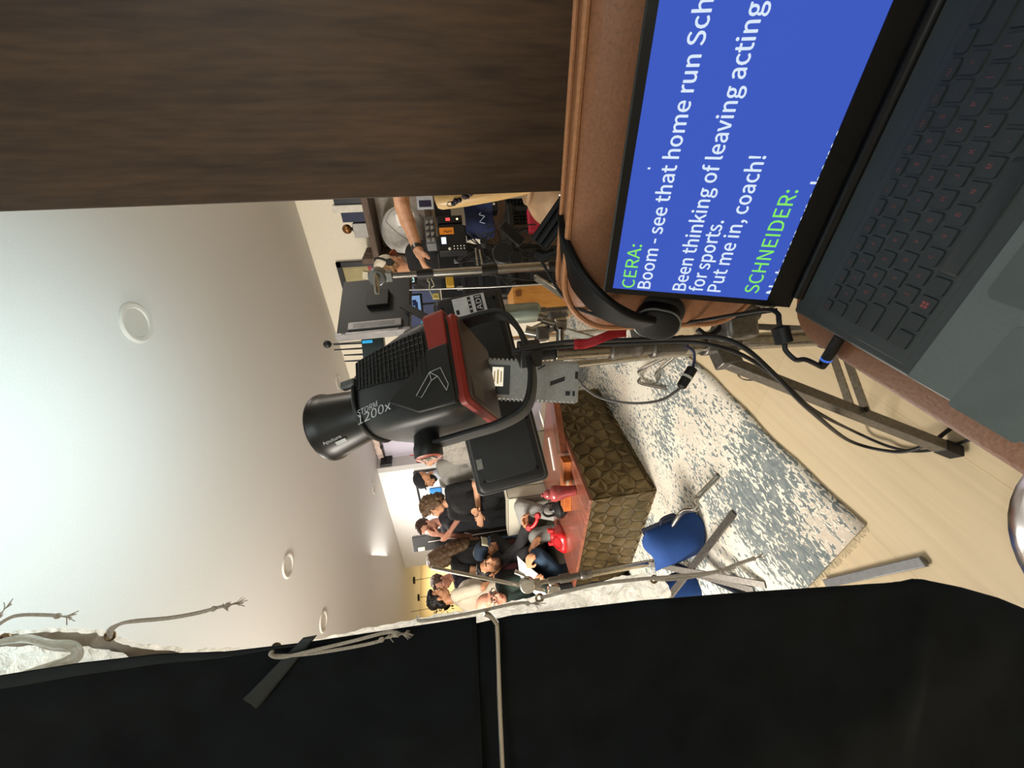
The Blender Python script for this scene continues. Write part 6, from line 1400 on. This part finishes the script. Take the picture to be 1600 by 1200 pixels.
# ---- seated people
def sit_body(p, arms, knees, ankles, lean=(0, 0), slouch=0):
    W = p.W; k = p.k; b = p.b; R = Matrix((p.l, p.f, p.u)).transposed(); lx, lyv = lean
    ch = W((lx*.6, lyv*.6, .30)); nb = W((lx, lyv, .47)); p.nb, p.ch = nb, ch
    b.ell(W((0, 0, .0)), [.165*k, .12*k, .10*k], R); b.cap(W((0, 0, .02)), .125*k, ch, .13*k); b.ell(ch, [.165*k, .115*k, .15*k], R); p.sh = {}
    for sg in (-1, 1):
        s_ = W((.185*sg+lx*.9, lyv*.9, .43)); p.sh[sg] = s_; b.cap(nb-p.u*.03*k, .055*k, s_, .055*k); e_, w_ = arms[sg]; p.limb(s_, e_, w_, (.050*k, .041*k, .027*k)); p.J[sg] = (e_, w_)
        hp = W((.09*sg, .02, -.01)); kn, an = knees[sg], ankles[sg]; p.limb(hp, kn, an, (.085*k, .060*k, .038*k)); d = p.f; b.cap(an-p.u*.03*k, .035*k, an+d*.15*k-p.u*.04*k, .030*k); p.J[10*sg] = (hp, kn, an)
    b.cap(nb-p.u*.02*k, .052*k, nb+p.u*.08*k+p.f*.01, .050*k)
def LV(p, *a): return p.W(a)
# man in black jacket reading a script
fD = V((.30, -1, 0)).normalized()
hc = D(765, 888, 3.72); pe = V((hc.x-.02, hc.y+.10, .53))
p = Person('seated man in black jacket over maroon shirt and jeans, holding a white script', pe, fD, 1.74, SK2, .007)
kn = {1: D(856, 900, 3.48), -1: D(840, 868, 3.40)}
an = {1: V((kn[1].x+.02, kn[1].y-.03, .09)), -1: D(892, 905, 3.42)}
w1, w2 = D(838, 914, 3.30), D(826, 884, 3.30)
p_sh = lambda sg: p.W((.185*sg, 0, .43))
arm = {1: (p_sh(1).lerp(w1, .5)+V((-.06, .03, -.12)), w1), -1: (p_sh(-1).lerp(w2, .5)+V((.10, .05, -.12)), w2)}
sit_body(p, arm, kn, an, (0, .02))
p.head(hc, RT*.9+toC*.32+V((0, 0, .10)), 0, 1.0); p.b.cap(p.nb, .052, hc-V((0, 0, .07))+p.f*-.02, .050)
for sg in (-1, 1): e_, w_ = p.J[sg]; p.hand(w_, (w_-e_)+RT*.2, toC*-.3+V((0, 0, -.6)), .8, thumb=sg)
p.finish(); M_jkt = mat('black_jacket', '17171a', .85, scale=140, var=.2, bump=.2); M_mar = mat('maroon_shirt', '5a2a31', .9, scale=140, var=.15)
R_ = Matrix((p.l, p.f, p.u)).transposed(); p.garment('shirt', M_mar, [('c', p.W((0, .02, .05)), .14, p.ch, .14), ('c', p.ch, .13, p.nb-V((0, 0, .05)), .085)])
sh = [('e', p.ch+p.l*.09-p.f*.02, [.11, .13, .20], R_), ('e', p.ch-p.l*.09-p.f*.02, [.11, .13, .20], R_), ('e', p.W((.08, -.02, .08)), [.11, .13, .16], R_), ('e', p.W((-.08, -.02, .08)), [.11, .13, .16], R_)]
for sg in (-1, 1): e_, w_ = p.J[sg]; s_ = p.sh[sg]; sh += [('c', p.nb-p.u*.03, .066, s_, .075), ('c', s_, .074, e_, .062), ('c', e_, .062, e_.lerp(w_, .86), .046)]
p.garment('jacket', M_jkt, sh); std_pants(p, M_jean, 'jeans'); std_shoes(p, M_shoe); p.face(M_hdk, beard=hair_mat('stubble', '6b4a38')); p.hair(M_hdk, HAIR_SHORT, .005)
mb = MB(); a = p.nb+p.f*.10; mb.tube(catmull([p.nb+p.l*.06+p.f*.05, p.nb+p.l*.04+p.f*.12-V((0, 0, .1)), p.ch+p.f*.135-V((0, 0, .04)), p.nb-p.l*.04+p.f*.12-V((0, 0, .1)), p.nb-p.l*.06+p.f*.05], 5), .007, 6); mb.build('lanyard', M_blk, p.root)
# the script he holds
q0, q1, q2, q3 = D(808, 868, 3.31), D(868, 914, 3.24), D(845, 934, 3.30), D(812, 898, 3.36)
mb = MB()
def scriptf(u, v):
    a = q0.lerp(q1, u); b2 = q3.lerp(q2, u); return a.lerp(b2, v)+V((0, 0, .02*math.sin(u*3)))+toC*.02*math.sin(v*3)
mb.sheet(scriptf, 10, 8); o = tag(mb.build('script', mat('white_paper', 'f0efec', .8), None), 'white script pages held open by the seated man in the black jacket', 'paper'); o.modifiers.new('t', 'SOLIDIFY').thickness = .004
# second seated man: cap down, red handset in hand
hc2 = D(762, 861, 3.98); pe = V((hc2.x-.02, hc2.y+.16, .54))
f2 = V((.25, -1, 0)).normalized(); p = Person('seated person in black jacket, grey trousers and beige-navy cap, holding the red handset', pe, f2, 1.76, SK2, .007)
kn = {-1: D(815, 792, 3.58), 1: D(838, 838, 3.52)}; an = {-1: D(880, 805, 3.52), 1: V((kn[1].x+.05, kn[1].y-.02, .10))}
an[-1].z = max(.35, an[-1].z)
w1 = D(822, 821, 3.46); w2 = D(830, 860, 3.46); p_sh = lambda sg: p.W((.185*sg, .06, .43))
arm = {-1: (p_sh(-1).lerp(w1, .5)+V((.03, .02, -.10)), w1), 1: (p_sh(1).lerp(w2, .5)+V((-.12, 0, -.05)), w2)}
sit_body(p, arm, kn, an, (0, .08)); p.head(hc2, f2*.8+RT*.4+V((0, 0, -.75)), 0, 1.0); p.b.cap(p.nb, .052, hc2-V((0, 0, .04))-p.f*.03, .050)
p.hand(w1, RT*.8+V((0, 0, .1))+toC*.2, V((0, 0, -.4))+toC*.6, .95, thumb=-1); p.hand(w2, RT*.7+toC*.4-V((0, 0, .3)), V((0, 0, -1)), .35, thumb=1); p.finish()
R_ = Matrix((p.l, p.f, p.u)).transposed(); p.garment('shirt', M_mar, [('c', p.W((0, .03, .02)), .145, p.ch, .14), ('c', p.ch, .13, p.nb-V((0, 0, .05)), .085)])
sh = [('e', p.ch+p.l*.09-p.f*.02, [.11, .13, .20], R_), ('e', p.ch-p.l*.09-p.f*.02, [.11, .13, .20], R_), ('e', p.W((.08, -.03, .08)), [.10, .12, .16], R_), ('e', p.W((-.08, -.03, .08)), [.10, .12, .16], R_)]
for sg in (-1, 1): e_, w_ = p.J[sg]; s_ = p.sh[sg]; sh += [('c', p.nb-p.u*.03, .066, s_, .078), ('c', s_, .077, e_, .064), ('c', e_, .064, e_.lerp(w_, .90), .048)]
p.garment('jacket', M_jkt, sh); M_gtr = mat('grey_trousers', '8b8a86', .9, scale=180, var=.1, bump=.2); std_pants(p, M_gtr); std_shoes(p, M_shoe); p.face(M_hdk); p.hair(M_hdk, HAIR_SHORT, .004)
cp_ = p.hair(mat('navy_cap_cloth', '1f2d40', .9, scale=120, var=.25), [((0, -.020, .060), (.088, .108, .078))], .002, 20, name='cap')
mb = MB(); mb.sheet(lambda u, v: p.h((u-.5)*.13, .088-.01*(2*u-1)**2+.012*(1-v), .05+.065*v), 6, 5); o = mb.build('cap_front', mat('beige_cap_panel', 'b9b49c', .9), p.root); o.modifiers.new('t', 'SOLIDIFY').thickness = .006
mb = MB(); mb.sheet(lambda u, v: p.h((u-.5)*.13, .085+.065*v-.025*(2*u-1)**2*v, .050-.01*v), 8, 5); o = mb.build('cap_brim', mat('navy_cap_cloth', '1f2d40', .9), p.root); o.modifiers.new('t', 'SOLIDIFY').thickness = .004
# red handset in his hand
hh = thing('telephone_handset', 'curved red telephone handset held out by the seated person in the cap', 'handset', tuple(w1))
hp_ = [D(826, 825, 3.38), D(833, 822, 3.37), D(838, 815, 3.36), D(840, 806, 3.36)]
MB().tube(catmull(hp_, 6), .016, 12).build('grip', M_redp, hh)
for q_, dd in ((hp_[0], -RGT*.5-UPV*.4), (hp_[-1], RGT*.3+UPV*.0-UPV*.1)):
    MB().lathe([(.020, -.02), (.030, .0), (.030, .014), (.022, .02)], q_, (-UPV*.2-RGT*.1+FWD*.7), 18).build('earpiece', M_redp, hh)
# bald man with glasses at the far left of the sofa
hc3 = D(768, 942, 3.30); pe = V((hc3.x-.03, hc3.y+.12, .53)); p = Person('balding man with grey hair, glasses and dark green shirt, seated beside the C-stand', pe, V((-.45, -.9, 0)), 1.72, SK3, .007)
kn = {sg: p.W((.10*sg, .42, .02)) for sg in (-1, 1)}; an = {sg: V((kn[sg].x, kn[sg].y, .09)) for sg in (-1, 1)}
arm = {sg: (p.W((.24*sg, .08, .16)), p.W((.12*sg, .30, .10))) for sg in (-1, 1)}
sit_body(p, arm, kn, an, (0, .03)); p.head(hc3, RT*.8+toC*.5+V((0, 0, -.25)), 0, 1.08); p.b.cap(p.nb, .052, hc3-V((0, 0, .06)), .050)
for sg in (-1, 1): e_, w_ = p.J[sg]; p.hand(w_, (w_-e_), V((0, 0, -1)), .5, thumb=sg)
p.finish(); shirt(p, mat('dark_green_shirt', '1c2b24', .9, scale=150), 2); std_pants(p, M_bp); std_shoes(p, M_shoe); p.face(M_hgr, glasses=M_blk); p.hair(M_hgr, [((0, -.055, .02), (.079, .065, .065)), ((.066, -.02, .0), (.014, .045, .04)), ((-.066, -.02, .0), (.014, .045, .04))], .005)
# ---- crew at the gear table
p = std_person('crew member in cream cap with orange brim, headphones and dark clothes at the gear table', (612, 418), 3.3, RT*.9-toC*.45, 1.60, SK2, {-1: ((-.24, .04, .18), (-.16, .24, .04)), 1: ((.24, .04, .18), (.16, .24, .04))}, gaze=RT*.95-toC*.25+V((0, 0, -.55)))
for sg in (-1, 1): e_, w_ = p.J[sg]; p.hand(w_, (w_-e_), p.f*-1, .5, thumb=sg)
p.finish(); shirt(p, M_bt, 2, 'hoodie', .04); std_pants(p, M_bp); std_shoes(p, M_shoe); p.face(M_hbr)
p.hair(hair_mat('hair_sandy', '8a6a48'), [((0, -.06, -.01), (.082, .065, .08)), ((0, -.10, -.05), (.055, .04, .06)), ((.068, -.01, -.02), (.016, .045, .05)), ((-.068, -.01, -.02), (.016, .045, .05))], .010)
p.hair(mat('cream_cap', 'd9d0bd', .8), [((0, -.018, .058), (.084, .106, .080))], .001, 20, name='cap')
mb = MB(); mb.sheet(lambda u, v: p.h((u-.5)*.15, .075+.075*v-.03*(2*u-1)**2*v, .045-.012*v), 8, 5); o = mb.build('cap_brim', mat('orange_brim', 'a0522d', .8), p.root); o.modifiers.new('t', 'SOLIDIFY').thickness = .006
mb = MB(); mb.tube([p.h(.096*math.cos(a*.314), -.005, .02+.128*math.sin(a*.314)) for a in range(11)], .009, 8); 
for sg in (-1, 1): mb.lathe([(.03, -.012), (.034, 0), (.03, .014)], p.h(.084*sg, -.005, -.005), p.hL*sg, 16)
mb.build('headphones', M_blk, p.root)
mb = MB(); q = p.h(0.0852, .03, .075); mb.tube([p.h(.080+.0, .018+.018*math.cos(a*.5236), .075+.018*math.sin(a*.5236)) for a in range(12)], .002, 5, closed=True); mb.build('cap_badge', M_blk, p.root)
# the operator whose forearm reaches from behind the door
e_, w_ = D(629, 325, 2.28), D(654, 393, 2.16)
p = Person('crew member in grey-green tee reaching a forearm with black watch from behind the door', V((e_.x+.10, e_.y-.40, .95)), (.2, 1, 0), 1.76, SK1, .006)
k = p.k; dn = {1: ((.25, .05, .2), (.2, .2, .1)), -1: ((-.24, -.02, .17), (-.25, .06, -.07))}
stand_body(p, 1.76, dn); p.b = MB(); W = p.W
stand_arm = e_; shl = D(572, 250, 2.45)
pel = V((shl.x+.02, shl.y-.16, .95)); p.pel = pel; dn = {1: ((.25, .05, .2), (.2, .2, .1)), -1: DOWN[-1]}
stand_body(p, 1.76, {1: dn[1], -1: DOWN[-1]})
p.b = MB(); R_ = Matrix((p.l, p.f, p.u)).transposed(); b = p.b
b.ell(p.W((0, 0, 0)), [.155, .105, .11], R_); b.cap(p.W((0, 0, .02)), .125, p.ch, .13); b.ell(p.ch, [.165, .11, .15], R_)
p.J[1] = (e_, w_)
for sg in (-1, 1):
    s_ = p.sh[sg]; b.cap(p.nb-p.u*.03, .055, s_, .055); ee, ww = p.J[sg]; p.limb(s_, ee, ww, (.052, .046, .029)); hp, kn_, an_ = p.J[10*sg]; p.limb(hp, kn_, an_, (.085, .058, .038)); b.cap(an_-p.u*.03, .035, an_+p.f*.15-p.u*.045, .030)
b.cap(e_, .044, e_.lerp(w_, .35), .046); b.cap(p.nb-p.u*.02, .052, p.nb+p.u*.09, .05)
p.head(p.W((0, .03, .66)), (.6, .8, -.3)); p.hand(w_, (D(664, 418, 2.14)-w_), -UPV*.9-toC*.1, .35, thumb=1); ee, ww = p.J[-1]; p.hand(ww, ww-ee, p.f*-1, .5, thumb=-1)
p.finish(2); M_gg = mat('grey_green_tee', '5f6258', .9, scale=150, var=.12)
shirt(p, M_gg, .75, loose=.01); std_pants(p, M_bp); std_shoes(p, M_shoe); p.face(M_hbr); p.hair(M_hbr, HAIR_SHORT)
d_ = (w_-e_).normalized(); a = w_-d_*.035; MB().tube([a, a+d_*.022], [.0335, .0325], 18).build('watch', mat('black_watch', '16161a', .35), p.root)
bpy.data.scenes.remove(_TS)
